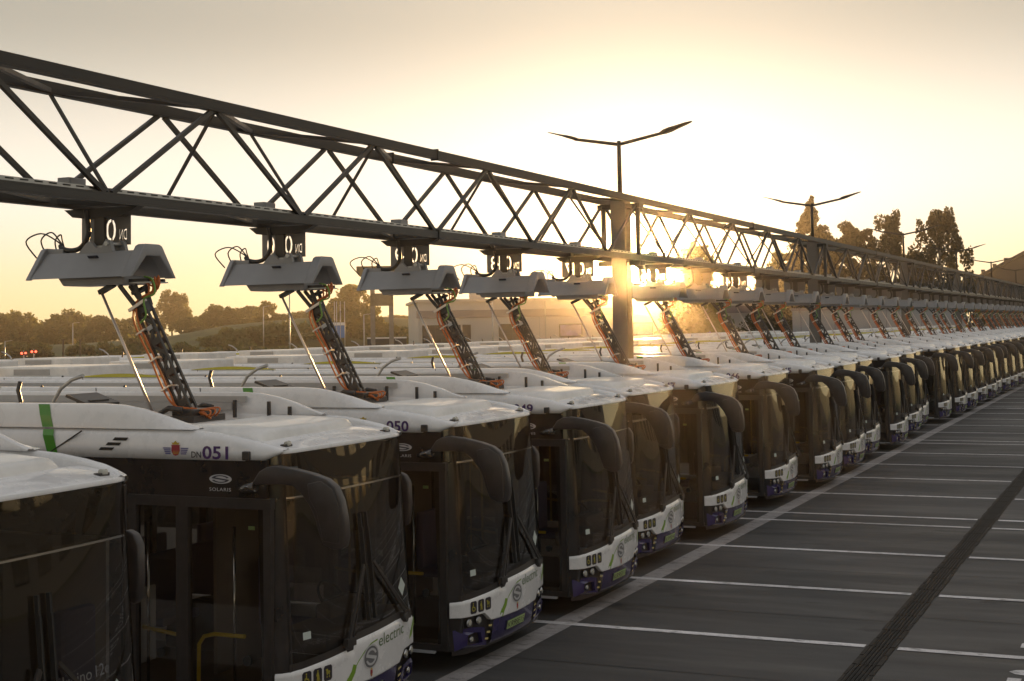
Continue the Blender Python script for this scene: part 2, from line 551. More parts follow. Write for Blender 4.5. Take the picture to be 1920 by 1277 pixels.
# front line, lane lines, joints, drain
lines_x = []
for n in range(-2, 34):
    xr = bus_x(n) + LANE / 2
    lines_x.append(xr)
    if (n % 5) == 4: lines_x.append(xr + STRIP)
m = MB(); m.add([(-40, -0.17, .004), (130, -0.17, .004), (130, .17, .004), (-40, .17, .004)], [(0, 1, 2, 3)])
m.build('bay_front_line', 'dimmed_line_paint', pav)
lm = None
DY0, DY1 = -4.415, -4.08
for x in lines_x:
    for (ya, yb) in ((DY1 + .03, 13.0), (-14.0, DY0 - .03)):
        mm = MB().add([(-.08, ya, .008), (.08, ya, .008), (.08, yb, .008), (-.08, yb, .008)], [(0, 1, 2, 3)])
        mm.build('lane_line', 'line_paint', pav, (x, 0, 0))
for n in range(-2, 14):
    for k, (ya, yb, dx) in enumerate(((DY1 + .03, 12.5, .0), (-14, DY0 - .03, .22))):
        jx = bus_x(n) + (rng.random() - .5) * .5 + dx
        MB().add([(-.012, ya, .004), (.012, ya, .004), (.012, yb, .004), (-.012, yb, .004)], [(0, 1, 2, 3)]).build('expansion_joint', 'joint_tar', pav, (jx, 0, 0))
# slot drain: sunken bed, two ragged kerb strips and lengthwise bars
MB().add([(-40, DY0, .005), (130, DY0, .005), (130, DY1, .005), (-40, DY1, .005)], [(0, 1, 2, 3)]).build('drain_bed', 'joint_tar', pav)
for yy in (DY0 + .025, DY1 - .025):
    m = MB()
    xs = np.arange(-14, 60, 0.5)
    for x in xs:
        w = .05 + rng.uniform(-.012, .012)
        m.box((x + .25, yy + rng.uniform(-.008, .008), .008), (.47 + rng.uniform(-.05, .03), w, .012))
    m.build('drain_kerb', 'drain_kerb', pav)
for i in range(5):
    y = DY0 + .075 + i * (DY1 - DY0 - .15) / 4
    MB().box((45, y, .011), (170, .026, .014)).build('drain_bar', 'drain_iron', pav)
for i in range(48):
    MB().box((-12 + i * 1.0, (DY0 + DY1) / 2, .0125), (.022, DY1 - DY0 - .1, .014)).build('drain_joint', 'drain_kerb', pav)
# painted bay codes on the ground (only a corner of one lies in the frame, others mirror in the windscreens)
for n in range(-1, 9):
    s = 'DN%03d' % (51 - n)
    cx = bus_x(n)
    text_part(s, 'bay_code', 'line_paint', pav, lambda u, v, cx=cx: (cx - 1.25 + u, -6.95 + v, .006), w=2.5, h=1.15)
# ------------------------------------------------------------------ the electric bus
HW = 1.275
def plan(s):
    a = abs(s); sg = 1 if s >= 0 else -1
    if a <= .85:
        x = 1.09 * a / .85
        return sg * x, -0.15 + .12 * (x / 1.09) ** 2
    t = (a - .85) / .15
    x = (1 - t) ** 2 * 1.09 + 2 * t * (1 - t) * 1.268 + t * t * HW
    y = (1 - t) ** 2 * -.03 + 2 * t * (1 - t) * .005 + t * t * .27
    return sg * x, y
def lean(z):
    if z < .5: return (.5 - z) * .22
    if z < .95: return 0.0
    return (z - .95) * .105
def F(s, z, off=0.0):
    x, y = plan(s)
    x2, y2 = plan(min(1, s + .01)); x1, y1 = plan(max(-1, s - .01))
    nx, ny = (y2 - y1), -(x2 - x1)
    l = math.hypot(nx, ny) or 1
    k = 1.0 - .02 * max(0, z - .95) if abs(s) > .8 else 1.0
    return (x * k + nx / l * off, y + lean(z) * (1 - .62 * s * s) + ny / l * off, z)
def FX(x, z, off=0.0): return F(x * .85 / 1.09, z, off)
def interp(xs, ys, x): return float(np.interp(x, xs, ys))
def patch(m, zlo, zhi, s0, s1, ns=28, nz=6, off=0.0):
    us = list(np.linspace(s0, s1, ns + 1))
    return m.grid(lambda s, t: F(s, zlo(s) + (zhi(s) - zlo(s)) * t, off), us, list(np.linspace(0, 1, nz + 1)))

def sx(x): return x * .85 / 1.09
PT_S = [sx(v) for v in (-1.36, -1.1, -.7, -.42, -.40, -.30, -.28, .6, .9, 1.1, 1.36)]
PT_Z = [.80, .835, .86, .885, .86, .865, .945, .975, .965, .93, .86]
PB_S = [sx(v) for v in (-1.36, -.80, -.66, 0, .66, .80, 1.36)]
PB_Z = [.645, .635, .53, .515, .53, .635, .645]
ptop = lambda s: interp(PT_S, PT_Z, s)
pbot = lambda s: interp(PB_S, PB_Z, s)

def zedge(y): return interp([-.1, .04, .3, .7, 1.1, 1.4, 12], [2.87, 2.885, 2.965, 3.04, 3.07, 3.08, 3.08], y)
def xout(y): return interp([.05, .09, .15, .3, .6, 12], [1.13, 1.16, 1.215, 1.27, 1.285, 1.285], y)

def emblem_s(parent, name, base, light, fn, rx, rz):
    """oval disc with a lighter swooping S band across it"""
    m = MB(); n = 28
    m.add([fn(math.cos(2 * math.pi * k / n) * rx, math.sin(2 * math.pi * k / n) * rz, 0) for k in range(n)], [tuple(range(n))])
    e = m.build(name, base, parent, fix=False)
    m = MB()
    def arc(a0, a1, r0, r1, k=10):
        vs = []
        for i in range(k + 1):
            a = a0 + (a1 - a0) * i / k
            vs += [fn(math.cos(a) * rx * r0, math.sin(a) * rz * r0, 1), fn(math.cos(a) * rx * r1, math.sin(a) * rz * r1, 1)]
        m.add(vs, [(2 * i, 2 * i + 1, 2 * i + 3, 2 * i + 2) for i in range(k)])
    arc(R(20), R(170), .58, .80); arc(R(200), R(350), .58, .80)
    m.add([fn(-.78 * rx, .12 * rz, 1), fn(-.5 * rx, .34 * rz, 1), fn(.78 * rx, -.12 * rz, 1), fn(.5 * rx, -.34 * rz, 1)], [(0, 1, 2, 3)])
    m.build('emblem_stroke', light, e, fix=False)
    return e

def crest(parent, fn, w, h, wings=True):
    c = MB()
    sh = [(-.16, .25), (-.2, .30), (.2, .30), (.16, .25), (.17, -.05), (.1, -.3), (0, -.36), (-.1, -.3), (-.17, -.05)]
    c.add([fn(a * w, b * h, 0) for a, b in sh], [tuple(range(9))])
    o = c.build('crest', 'crest_red', parent, fix=False)
    k = MB(); cr_ = [(-.12, .32), (-.16, .46), (-.08, .42), (0, .56), (.08, .42), (.16, .46), (.12, .32)]
    k.add([fn(a * w, b * h, 1) for a, b in cr_], [tuple(range(7))])
    k.build('crown', 'crest_gold', o, fix=False)
    k = MB()
    for q in range(5):
        a0 = -.10 + .05 * q
        k.add([fn(a0 * w, -.25 * h, 1), fn((a0 + .03) * w, -.25 * h, 1), fn((a0 + .02) * w, .0 * h, 1)], [(0, 1, 2)])
    k.build('gate_charge', 'crest_gold', o, fix=False)
    if wings:
        for sg in (-1, 1):
            k = MB()
            for q in range(4):
                b = .10 - .11 * q; l = .5 - .03 * q
                k.add([fn(sg * .2 * w, (b - .035) * h, 0), fn(sg * l * w, (b - .035) * h, 0), fn(sg * (l + .01) * w, (b + .035) * h, 0), fn(sg * .2 * w, (b + .035) * h, 0)], [(0, 1, 2, 3)])
            k.build('wing', 'crest_blue', o, fix=False)
    return o

def side_fn(y0, z0, off=.004):
    return lambda u, v, l=0: (-(HW + .012 + off + .002 * l), y0 - u, z0 + v)

def make_bus():
    B = empty('electric_bus')
    # --- sides: skirt, window band, black header
    for sg, nm in ((-1, 0), (1, 1)):
        ys = 1.80 if sg < 0 else .27
        x = sg * HW
        m = MB(); m.box((x - sg * .02, (ys + 11.95) / 2, .60), (.04, 11.95 - ys, .66)); m.build('side_skirt', 'white_paint', B)
        for wi in range(7):
            wa = ys + (11.9 - ys) * wi / 7; wb = ys + (11.9 - ys) * (wi + 1) / 7
            m = MB(); m.add([(x - sg * .012, wa + .05, .95), (x - sg * .012, wb - .05, .95), (x - sg * .012, wb - .05, 2.39), (x - sg * .012, wa + .05, 2.39)], [(0, 1, 2, 3)]); m.build('side_window', 'side_glass', B)
            m = MB(); m.box((x - sg * .03, wa, 1.67), (.05, .12, 1.46)); m.build('window_pillar', 'black_gloss', B)
        m = MB(); m.box((x - sg * .02, (.2 + 11.95) / 2, 2.595), (.044, 11.75, .41)); m.build('side_header', 'black_gloss', B)
        for wy in (2.7, 8.7):
            w = MB(); w.tube([(sg * 1.0, wy, .48), (sg * 1.265, wy, .48)], .47, 20); wo = w.build('wheel', 'rubber', B)
            w = MB(); w.tube([(sg * 1.26, wy, .48), (sg * 1.275, wy, .48)], .27, 16); w.build('rim', 'galvanised', wo)
    # --- white roof edge bands, running out to a pointed tip at the front
    ysmp = [.09, .12, .17, .24, .35, .55, .8, 1.1, 1.5, 3, 6, 9, 11.95]
    for sg in (-1, 1):
        def band(y, k):
            ze = zedge(y); xo = xout(y)
            zl = interp([.09, .26, .5], [2.865, 2.79, 2.79], y)
            pts = [(xo - .04, zl), (xo, zl), (xo + .004, zl + (ze - zl) * .35), (xo - .012, zl + (ze - zl) * .75), (xo - .05, ze - .012), (xo - .085, ze), (xo - .12, ze - .012), (xo - .13, ze - .04), (xo - .135, 2.86)]
            px, pz = pts[k]
            return (sg * px, y, min(pz, ze) if k < 8 else min(2.86, zl))
        m = MB(); m.grid(lambda y, k: band(y, int(k)), ysmp, list(range(9)))
        o = m.build('roof_edge', 'white_paint', B)
    # --- roof deck
    m = MB(); m.box((0, 6.2, 2.90), (2.34, 11.4, .06)); m.build('roof_deck', 'grey_panel', B)
    # --- front cap
    m = MB()
    def capf(s, t):
        x, y, z = F(s, 2.885, .012)
        yb = .46 + .10 * (x / 1.1) ** 2
        zc = 2.885 + .105 * math.sin(t * 1.35) * (1 - .30 * (x / 1.2) ** 2)
        return (x * (1 - .02 * t), y + (yb - y) * t, zc)
    m.grid(capf, list(np.linspace(-.9, .9, 25)), [0, .05, .12, .25, .4, .6, .8, .93, 1])
    m.grid(lambda s, t: (capf(s, 1)[0], capf(s, 1)[1] + .01 * t, capf(s, 1)[2] - .12 * t), list(np.linspace(-.9, .9, 13)), [0, .1, 1])
    m.grid(lambda s, t: (F(s, 2.885 - .035 * t, .012)[0], F(s, 2.885, .012)[1] + .004 * t, 2.885 - .035 * t), list(np.linspace(-.9, .9, 25)), [0, 1])
    cap = m.build('front_cap', 'white_paint', B)
    for sg in (-1, 1):
        k = MB(); k.tube([(sg * .93, .17, 2.935), (sg * .99, .17, 2.93)], .026, 10); mo = k.build('marker_lamp', 'lamp_lens', cap)
        k = MB(); k.box((sg * .96, .185, 2.915), (.12, .07, .03), bev=.01); k.build('lamp_base', 'black_plastic', mo)
    # --- raised hump cover behind the cap
    m = MB()
    def hump(u, v):
        x = -1.06 + 1.95 * u
        y0 = .36 + .22 * max(0, x) ** 2 + .05 * min(0, x) ** 2; y1 = 1.85
        y = y0 + (y1 - y0) * v
        e = min(1, u / .10, (1 - u) / .12); w = min(1, v / .04, (1 - v) / .35)
        z = 2.95 + .145 * math.sin(min(1, e) * math.pi / 2) ** .5 * math.sin(min(1, w) * math.pi / 2) ** .6 * interp([0, .3, .7, 1], [.78, 1.0, 1.0, .8], v)
        return (x, y, z)
    m.grid(hump, [0, .01, .03, .06, .1, .2, .35, .5, .65, .8, .88, .93, .97, .99, 1], [0, .005, .015, .03, .06, .12, .25, .4, .55, .7, .8, .9, .96, 1])
    m.build('roof_hump', 'roof_white', B)
    # --- roof fairings: outer skin with tapered nose, bright top rim, inner liner
    def ftop(y): return interp([1.06, 1.25, 1.45, 1.7, 1.95, 2.2, 12], [3.085, 3.135, 3.20, 3.265, 3.305, 3.318, 3.325], y)
    fy = [1.06, 1.15, 1.25, 1.45, 1.7, 1.95, 2.2, 3, 5, 8, 11.7]
    for sg in (-1, 1):
        def skin(y, k):
            zt = ftop(y); zb = 3.076; inn = interp([1.06, 1.5, 2.2], [.10, .05, .03], y)
            pts = [(1.262, zb), (1.262 - .3 * inn, zb + (zt - zb) * .5), (1.262 - inn, zt - .012), (1.25 - inn, zt), (1.215 - inn * 1.2, zt + .002), (1.20 - inn * 1.2, zt - .012), (1.205 - inn, zb - .01)]
            px, pz = pts[k]
            return (sg * px, y, pz)
        m = MB(); m.grid(lambda y, k: skin(y, int(k)), fy, list(range(7)))
        fo = m.build('roof_fairing', 'white_paint', B)
        for q, (za, zb2, xx) in enumerate(((3.205, 3.275, 1.125), (3.12, 3.20, 1.12), (3.045, 3.115, 1.115))):
            k = MB(); k.box((sg * xx, 6.8 + .15 * q, (za + zb2) / 2), (.02, 9.4 - .1 * q, zb2 - za)); k.build('liner_slat', 'grey_panel', fo)
        for yy in (1.5, 1.78, 2.25, 3.1):
            k = MB()
            k.box((sg * 1.10, yy, 3.06 + .07 * min(1, (yy - 1.2) / .6)), (.03, .035, .10 + .1 * min(1, (yy - 1.3) / .6)))
            k.build('hinge_bracket', 'black_plastic', fo)
        for yy in (3.62, 5.3, 7.0, 8.7, 10.4):
            k = MB(); k.bar((sg * 1.2635, yy, 3.08), (sg * 1.238, yy + .05, 3.31), .006, .008, (1, 0, 0)); k.build('panel_joint', 'rubber', fo)
        g = MB()
        gy0, gy1, gy2, gy3 = 3.02, 2.872, 2.71, 2.845
        if sg < 0:
            def gp(y, z):
                if z > 3.08:
                    t = (z - 3.076) / (3.32 - 3.076)
                    return (-(1.262 - .03 * t * t) - .004, y, z)
                return (-(1.285 + .006), y, z)
            zs = [2.80, 2.9, 3.0, 3.06]
            fgy = lambda z: (gy3 + (gy0 - gy3) * (z - 2.80) / .52, gy2 + (gy1 - gy2) * (z - 2.80) / .52)
            g.grid(lambda z, t: (-(xout(3) + .006 - (.03 if z > 3.02 else 0)), fgy(z)[0] * (1 - t) + fgy(z)[1] * t, z), zs, [0, 1], smooth=False)
            g.build('green_stripe', 'green_paint', B, fix=False)
            g = MB(); g.grid(lambda z, t: gp(fgy(z)[0] * (1 - t) + fgy(z)[1] * t, z), [3.082, 3.2, 3.312], [0, 1], smooth=False)
            g.build('green_stripe', 'green_paint', fo, fix=False)
            # slit vents, panel seam, side camera
            for q in range(3):
                g = MB(); y0 = 2.007 - .09 * (2 - q) + .175 * .5 * (2 - q); y0 = 2.19 - .088 * q; z0 = 2.862 + .05 * q
                g.add([(-1.292, y0, z0), (-1.292, y0 - .17, z0), (-1.292, y0 - .20, z0 + .03), (-1.292, y0 - .03, z0 + .03)], [(0, 1, 2, 3)])
                g.build('vent_slit', 'rubber', B, fix=False)
            g = MB(); g.bar((-1.289, 2.406, 3.05), (-1.289, 2.83, 2.82), .012, .012); g.build('panel_seam', 'rubber', B)
            g = MB(); g.box((-1.30, .41, 2.842), (.05, .075, .085), bev=.012); g.build('side_camera', 'black_plastic', B)
            crest(B, side_fn(1.24, 2.882, .006), .30, .16)
            text_part('DN', 'fleet_prefix', 'dark_ink', B, side_fn(1.055, 2.812), w=.115, h=.058, bold=.012)
    # yellow arcs on top of the fairing further back, curved vent hoses, AC unit on the roof
    g = MB(); n = 14
    g.add([(-1.236, 7.0 + 1.9 * i / n, 3.318) for i in range(n + 1)] + [(-1.225, 8.9 - 1.9 * i / n, 3.318 + .055 * math.sin(math.pi * i / n)) for i in range(n + 1)], [tuple(range(2 * n + 2))])
    g.build('yellow_arc', 'yellow_green', B, solid=.02)
    t = MB(); t.tube([(-.2, 4.26, 3.05), (-.2, 4.24, 3.28), (-.2, 4.28, 3.40), (-.2, 4.25, 3.50)], .024, 8); t.build('vent_hose', 'black_plastic', B)
    t = MB(); t.tube([(-.2, 3.80, 3.05), (-.2, 3.76, 3.28), (-.2, 3.66, 3.42), (-.2, 3.5, 3.52), (-.2, 3.34, 3.565)], .022, 8); t.build('vent_hose', 'galvanised', B)
    t = MB(); t.box((-.15, 3.25, 3.30), (.5, .34, .03), Matrix.Rotation(R(18), 3, 'X')); t.box((-.15, 3.25, 3.15), (.3, .2, .3)); t.build('hatch_plate', 'black_plastic', B)
    t = MB(); t.box((0, 5.4, 2.99), (1.9, 1.9, .14), bev=.03); t.build('battery_cover', 'roof_white', B)
    t = MB(); t.box((0, 7.75, 2.99), (1.9, 2.2, .14), bev=.03); t.build('battery_cover', 'roof_white', B)
    ac = MB(); ac.box((0, 10.3, 3.21), (1.7, 1.8, .54), bev=.03); aco = ac.build('air_conditioner', 'roof_white', B)
    for sg in (-1, 1):
        k = MB(); k.box((sg * .852, 10.2, 3.39), (.01, .8, .10)); k.build('grille', 'grey_panel', aco)
    for yy in (4.9, 6.3, 7.2, 8.4, 9.2, 11.0):
        k = MB(); k.tube([(-1.205, yy, 3.32), (-1.205, yy, 3.345)], [.022, .012], 8); k.build('rivet_cap', 'black_plastic', B)
    # rear wall
    m = MB(); m.box((0, 11.93, 1.6), (2.5, .04, 2.6)); m.build('rear_wall', 'white_paint', B)
    # --- front: corner posts, header glass, windscreen, white panel, blue bumper
    for sg in (-1, 1):
        m = MB(); patch(m, lambda s: .28, lambda s: 2.86, sg * .885, sg * 1.0, 8, 8, -.004); m.build('corner_post', 'black_gloss', B)
    m = MB(); patch(m, lambda s: 2.445, lambda s: 2.855, -.90, .90, 26, 4, 0.0); m.build('destination_glass', 'header_glass', B)
    m = MB(); patch(m, lambda s: 2.425, lambda s: 2.443, -.93, .93, 26, 1, .006); m.build('screen_trim', 'chrome', B)
    m = MB(); patch(m, lambda s: ptop(s) - .03, lambda s: 2.43, -.90, .90, 30, 10, 0.0); m.build('windscreen', 'windscreen', B)
    # black border printed round the glass
    m = MB(); patch(m, lambda s: ptop(s) - .02, lambda s: ptop(s) + .07, -.90, .90, 30, 2, .003); m.build('screen_border', 'black_plastic', B)
    us = sorted(set([round(v, 4) for v in list(np.linspace(-.955, .955, 39)) + PT_S[1:-1] + PB_S[1:-1]]))
    m = MB()
    m.grid(lambda s, t: F(s, pbot(s) + (ptop(s) - pbot(s)) * t, .02 - .018 * max(0, (t - .9) / .1)), us, [0, .03, .25, .5, .75, .9, .97, 1])
    m.grid(lambda s, t: F(s, ptop(s) - .0, .02 - .018 - .05 * t), us, [0, 1])
    m.grid(lambda s, t: F(s, pbot(s), .02 - .06 * t), us, [0, 1])
    m.build('front_panel', 'white_paint', B)
    bb = lambda s: interp([sx(v) for v in (-1.36, -.7, 0, .7, 1.36)], [.24, .235, .225, .235, .24], s)
    m = MB()
    us2 = list(np.linspace(sx(-.60), sx(.60), 17))
    m.grid(lambda s, t: F(s, bb(s) + (pbot(s) - .006 - bb(s)) * t, .012 - .03 * max(0, .15 - t) / .15), us2, [0, .05, .15, .5, 1])
    for sg in (-1, 1):   # blue frame round the fog lamp
        o1 = [(.70, .24), (1.19, .26), (1.21, .50), (1.0, .505), (.80, .47)]
        i1 = [(.80, .29), (1.10, .31), (1.10, .43), (1.0, .44), (.86, .42)]
        n = 5
        vs = [FX(sg * a, b, .016) for a, b in o1] + [FX(sg * a, b, .016) for a, b in i1]
        m.add(vs, [(i, (i + 1) % n, (i + 1) % n + n, i + n) for i in range(n)])
        vs = [FX(sg * a, b, .016) for a, b in i1] + [FX(sg * a, b, -.05) for a, b in i1]
        m.add(vs, [(i, (i + 1) % n, (i + 1) % n + n, i + n) for i in range(n)])
    m.build('bumper', 'blue_paint', B)
    m = MB()
    for sg in (-1, 1):
        a, b = sorted((sg * .955, sg * sx(.60)))
        patch(m, lambda s: .25, lambda s: .66, a, b, 8, 3, -.035)
    patch(m, lambda s: .2, lambda s: .27, -.94, .94, 20, 1, -.02)
    m.build('lamp_recess', 'black_plastic', B)
    for sg in (-1, 1):
        for xx, zz, rr_ in ((1.08, .565, .05), (.90, .565, .05), (1.02, .365, .036)):
            p = Vector(FX(sg * xx, zz, -.02)); q = Vector(FX(sg * xx, zz, .012))
            h = MB(); h.tube([p, q], [rr_, rr_ * .9], 14); ho = h.build('headlight', 'chrome', B)
            h = MB(); h.tube([q, q + (q - p) * .15], [rr_ * .72, rr_ * .5], 12); h.build('lens', 'lamp_lens', ho)
        for q in range(3):
            h = MB()
            a = .60 + .03 * q; z0 = .45 - .075 * q
            a = .64 + .02 * q
            h.add([FX(sg * a, z0, .018), FX(sg * (a + .075), z0 + .012, .018), FX(sg * (a + .075), z0 + .034, .018), FX(sg * a, z0 + .026, .018)], [(0, 1, 2, 3)])
            h.build('daylight_lamp', 'amber_mark', B, fix=False)
    # plate
    m = MB(); m.prism([(-.27, .325), (.27, .325), (.27, .445), (-.27, .445)], lambda a, b, t: FX(a, b, t), .013, .024); pl = m.build('plate_holder', 'dark_ink', B)
    m = MB(); m.prism([(-.25, .338), (.25, .338), (.25, .438), (-.25, .438)], lambda a, b, t: FX(a, b, t), .0245, .028); m.build('licence_plate', 'plate_green', pl)
    # emblems on the white panel
    emblem_s(B, 'maker_emblem', 'logo_grey', 'logo_light', lambda u, v, l: FX(u, .735 + v, .0225 + .0015 * l), .135, .105)
    m = MB(); n = 28
    m.grid(lambda k, t: FX(math.cos(2 * math.pi * k / n) * (.137 + .016 * t), .735 + math.sin(2 * math.pi * k / n) * (.107 + .014 * t), .0222), list(range(n + 1)), [0, 1]); m.build('emblem_ring', 'logo_light', B, fix=False)
    text_part('electric', 'motto', 'motto_green', B, lambda u, v: FX(.16 + u, .80 + v + u * .02, .0225), w=.62, h=.115)
    m = MB(); pts = [(-.33, .66), (-.24, .74), (-.12, .815), (.0, .865), (.13, .88)]
    for i in range(4):
        (a, b), (c, e) = pts[i], pts[i + 1]
        m.add([FX(a, b - .007, .0222), FX(c, e - .007, .0222), FX(c, e + .007, .0222), FX(a, b + .007, .0222)], [(0, 1, 2, 3)])
    for poly in ([(-.46, .57), (-.36, .66), (-.33, .72), (-.27, .70), (-.30, .63), (-.38, .55)], [(-.47, .55), (-.455, .54), (-.41, .60), (-.425, .61)], [(-.42, .52), (-.405, .51), (-.36, .57), (-.375, .58)]):
        m.add([FX(a, b + .01, .0224) for a, b in poly], [tuple(range(len(poly)))])
    m.build('plug_graphic', 'leaf_green', B, fix=False)
    m = MB()
    for poly in ([(.96, .70), (1.05, .74), (1.12, .83), (1.11, .93), (1.06, .84), (1.0, .78)],):
        m.add([FX(a, b, .0224) for a, b in poly], [tuple(range(len(poly)))])
    m.build('leaf_graphic', 'leaf_green', B, fix=False)
    crest(B, lambda u, v, l=0: FX(u, .575 + v, .0224 + .001 * l), .13, .10, wings=False)
    # three pictogram squares
    for q in range(3):
        cx = -1.02 + .145 * q; cz = .735
        w2, h2 = .06, .072
        m = MB(); o8 = []
        o8 = [(-.7 * w2, -h2), (.7 * w2, -h2), (w2, -.75 * h2), (w2, .75 * h2), (.7 * w2, h2), (-.7 * w2, h2), (-w2, .75 * h2), (-w2, -.75 * h2)]
        m.add([FX(cx + a, cz + b, .0228) for a, b in o8], [tuple(range(8))])
        so = m.build('pictogram', 'picto_dark', B, fix=False)
        m = MB()
        def st(pts, w=.006):
            for (a, b), (c, e) in zip(pts[:-1], pts[1:]):
                dx, dz = c - a, e - b; l = math.hypot(dx, dz); nx, nz = -dz / l * w, dx / l * w
                m.add([FX(cx + a + nx, cz + b + nz, .0245), FX(cx + c + nx, cz + e + nz, .0245), FX(cx + c - nx, cz + e - nz, .0245), FX(cx + a - nx, cz + b - nz, .0245)], [(0, 1, 2, 3)])
        def dot(a, b, r):
            m.add([FX(cx + a + r * math.cos(k * .785), cz + b + r * math.sin(k * .785), .0245) for k in range(8)], [tuple(range(8))])
        if q == 0:
            dot(-.008, .048, .009); st([(-.008, .036), (-.006, .0), (.018, .0), (.03, -.035)]); st([(-.02, .015), (-.03, -.01), (-.02, -.035), (0, -.042), (.015, -.03)])
        elif q == 1:
            dot(0, .048, .009); st([(0, .036), (0, -.005)], .011); st([(-.004, -.005), (-.012, -.05)]); st([(.004, -.005), (.012, -.05)]); st([(.01, .02), (.028, -.05)], .003); st([(-.005, .03), (-.018, .0)])
        else:
            st([(-.03, .04), (-.015, .015), (.022, .015), (.022, .0), (-.022, .0), (-.015, .015)]); dot(-.012, .03, .012); dot(-.016, -.035, .009); dot(.018, -.035, .009); st([(-.016, -.02), (-.01, .0)]); st([(.018, -.02), (.012, .0)])
        m.build('symbol', 'picto_yellow', so, fix=False)
    # wipers
    for px, tipx, bx_, nm in ((-.42, -.06, -.02, 0), (.80, .14, .10, 1)):
        zp = .99 if nm == 0 else 1.02
        w = MB()
        P0 = Vector(FX(px, zp, .05)); P1 = Vector(FX(tipx, 1.66, .055))
        w.bar(P0, P1, .03, .02, (0, 1, 0)); w.bar(P0 + Vector((.07, 0, 0)), P1 + Vector((.02, 0, -.02)), .016, .014, (0, 1, 0))
        w.tube([FX(px, zp - .05, .0), FX(px, zp - .05, .06)], .05, 10); w.box(FX(px + .03, zp - .03, .03), (.16, .05, .08))
        wo = w.build('wiper_arm', 'black_plastic', B)
        w = MB(); w.bar(FX(bx_, 1.10, .03), FX(bx_ + .015, 2.16, .03), .022, .035, (0, 1, 0)); w.bar(FX(bx_, 1.3, .05), FX(bx_ + .01, 2.02, .05), .02, .015, (0, 1, 0))
        w.build('wiper_blade', 'rubber', wo)
    # stickers on the windscreen
    for (a, b, w2, h2, rot) in ((-.98, 1.13, .055, .035, 0), (.86, 1.28, .07, .07, .78)):
        m = MB(); c, s_ = math.cos(rot), math.sin(rot)
        m.add([FX(a + p * c - q * s_, b + p * s_ + q * c, .002) for p, q in ((-w2, -h2), (w2, -h2), (w2, h2), (-w2, h2))], [(0, 1, 2, 3)])
        m.build('sticker', 'sticker', B, fix=False)
    # --- big ear mirror on the door side, smaller one on the driver's side
    out = [(.33, 2.575), (.24, 2.70), (.16, 2.745), (.06, 2.757), (-.12, 2.735), (-.33, 2.69), (-.47, 2.645), (-.56, 2.575), (-.62, 2.45), (-.655, 2.28), (-.665, 2.12), (-.645, 2.035), (-.60, 2.005), (-.52, 2.01), (-.43, 2.05), (-.385, 2.16), (-.345, 2.30), (-.29, 2.40), (-.21, 2.50), (-.12, 2.575), (.0, 2.585)]
    m = MB(); m.prism(out, lambda a, b, t: (-1.30 + t - .25 * (a - .3) * .25, a, b), -.05, .05); mo = m.build('door_mirror', 'mirror_plastic', B, bev=.014)
    k = MB(); k.prism([(-.60, 2.06), (-.44, 2.08), (-.37, 2.35), (-.30, 2.46), (-.28, 2.60), (-.42, 2.63), (-.55, 2.55), (-.60, 2.4)], lambda a, b, t: (-1.30 + t - .25 * (a - .3) * .25, a, b), -.062, -.045); k.build('mirror_housing', 'mirror_plastic', mo, bev=.01)
    k = MB(); k.prism([(-.05, 2.60), (.2, 2.60), (.15, 2.72), (.0, 2.73)], lambda a, b, t: (t, a, b), -1.24, -1.05); k.build('mirror_foot', 'black_plastic', mo)
    k = MB(); k.tube([(-1.31, .50, 2.525), (-1.33, .40, 2.535), (-1.34, .28, 2.56)], [.02, .045, .05], 12); po = k.build('approach_camera', 'black_gloss', B)
    k = MB(); k.tube([(-1.365, .36, 2.545), (-1.386, .355, 2.545)], [.028, .02], 10); k.build('lens', 'chrome', po)
    out2 = [(.24, 2.42), (.15, 2.44), (.08, 2.41), (.03, 2.33), (.02, 2.1), (.04, 1.90), (.08, 1.85), (.13, 1.87), (.15, 2.05), (.16, 2.3), (.24, 2.35)]
    m = MB(); m.prism(out2, lambda a, b, t: (1.30 + t, a + .04, b), -.04, .05); m.build('driver_mirror', 'mirror_plastic', B, bev=.02)
    # --- front door: frame, two glazed leaves, handrails, sill
    m = MB()
    for y0, y1 in ((.15, .23), (1.10, 1.24), (1.72, 1.82)):
        m.box((-HW + .015, (y0 + y1) / 2, 1.345), (.07, y1 - y0, 2.13))
    m.box((-HW + .015, .98, 2.39), (.08, 1.68, .10)); m.box((-HW + .015, .98, .30), (.07, 1.68, .07))
    m.build('door_frame', 'black_plastic', B)
    for y0, y1 in ((.23, 1.10), (1.24, 1.72)):
        m = MB(); m.box((-HW + .03, (y0 + y1) / 2, 1.335), (.02, y1 - y0, 2.0)); dl = m.build('door_leaf', 'door_glass', B)
        k = MB(); k.tube([(-HW + .02, y0 + .2, .92), (-HW - .012, y0 + .2, .92)], .045, 14); k.build('door_button', 'rubber', dl)
        yb = y1 - .08 if y0 > 1 else .62
        k = MB(); k.tube([(-1.21, yb, .55), (-1.21, yb, 2.16)], .016, 8); k.build('handle_bar', 'chrome', dl)
        k = MB()
        if y0 < 1: k.tube([(-1.215, .50, 1.13), (-1.215, .85, 1.13), (-1.215, .97, 1.10), (-1.215, 1.03, 1.02), (-1.215, 1.04, .5)], .02, 8)
        else: k.tube([(-1.215, 1.26, 1.09), (-1.215, 1.70, 1.14)], .02, 8)
        k.build('yellow_rail', 'rail_yellow', dl)
    m = MB(); m.box((-HW - .02, .62, .25), (.05, .62, .03)); m.build('door_sill', 'panel_light', B)
    m = MB(); m.box((-1.02, .55, 2.12), (.01, .07, .035)); m.build('door_label', 'plate_green', B)
    emblem_s(B, 'side_emblem', 'logo_light', 'dark_ink', side_fn(.715, 2.615, .003), .13, .045)
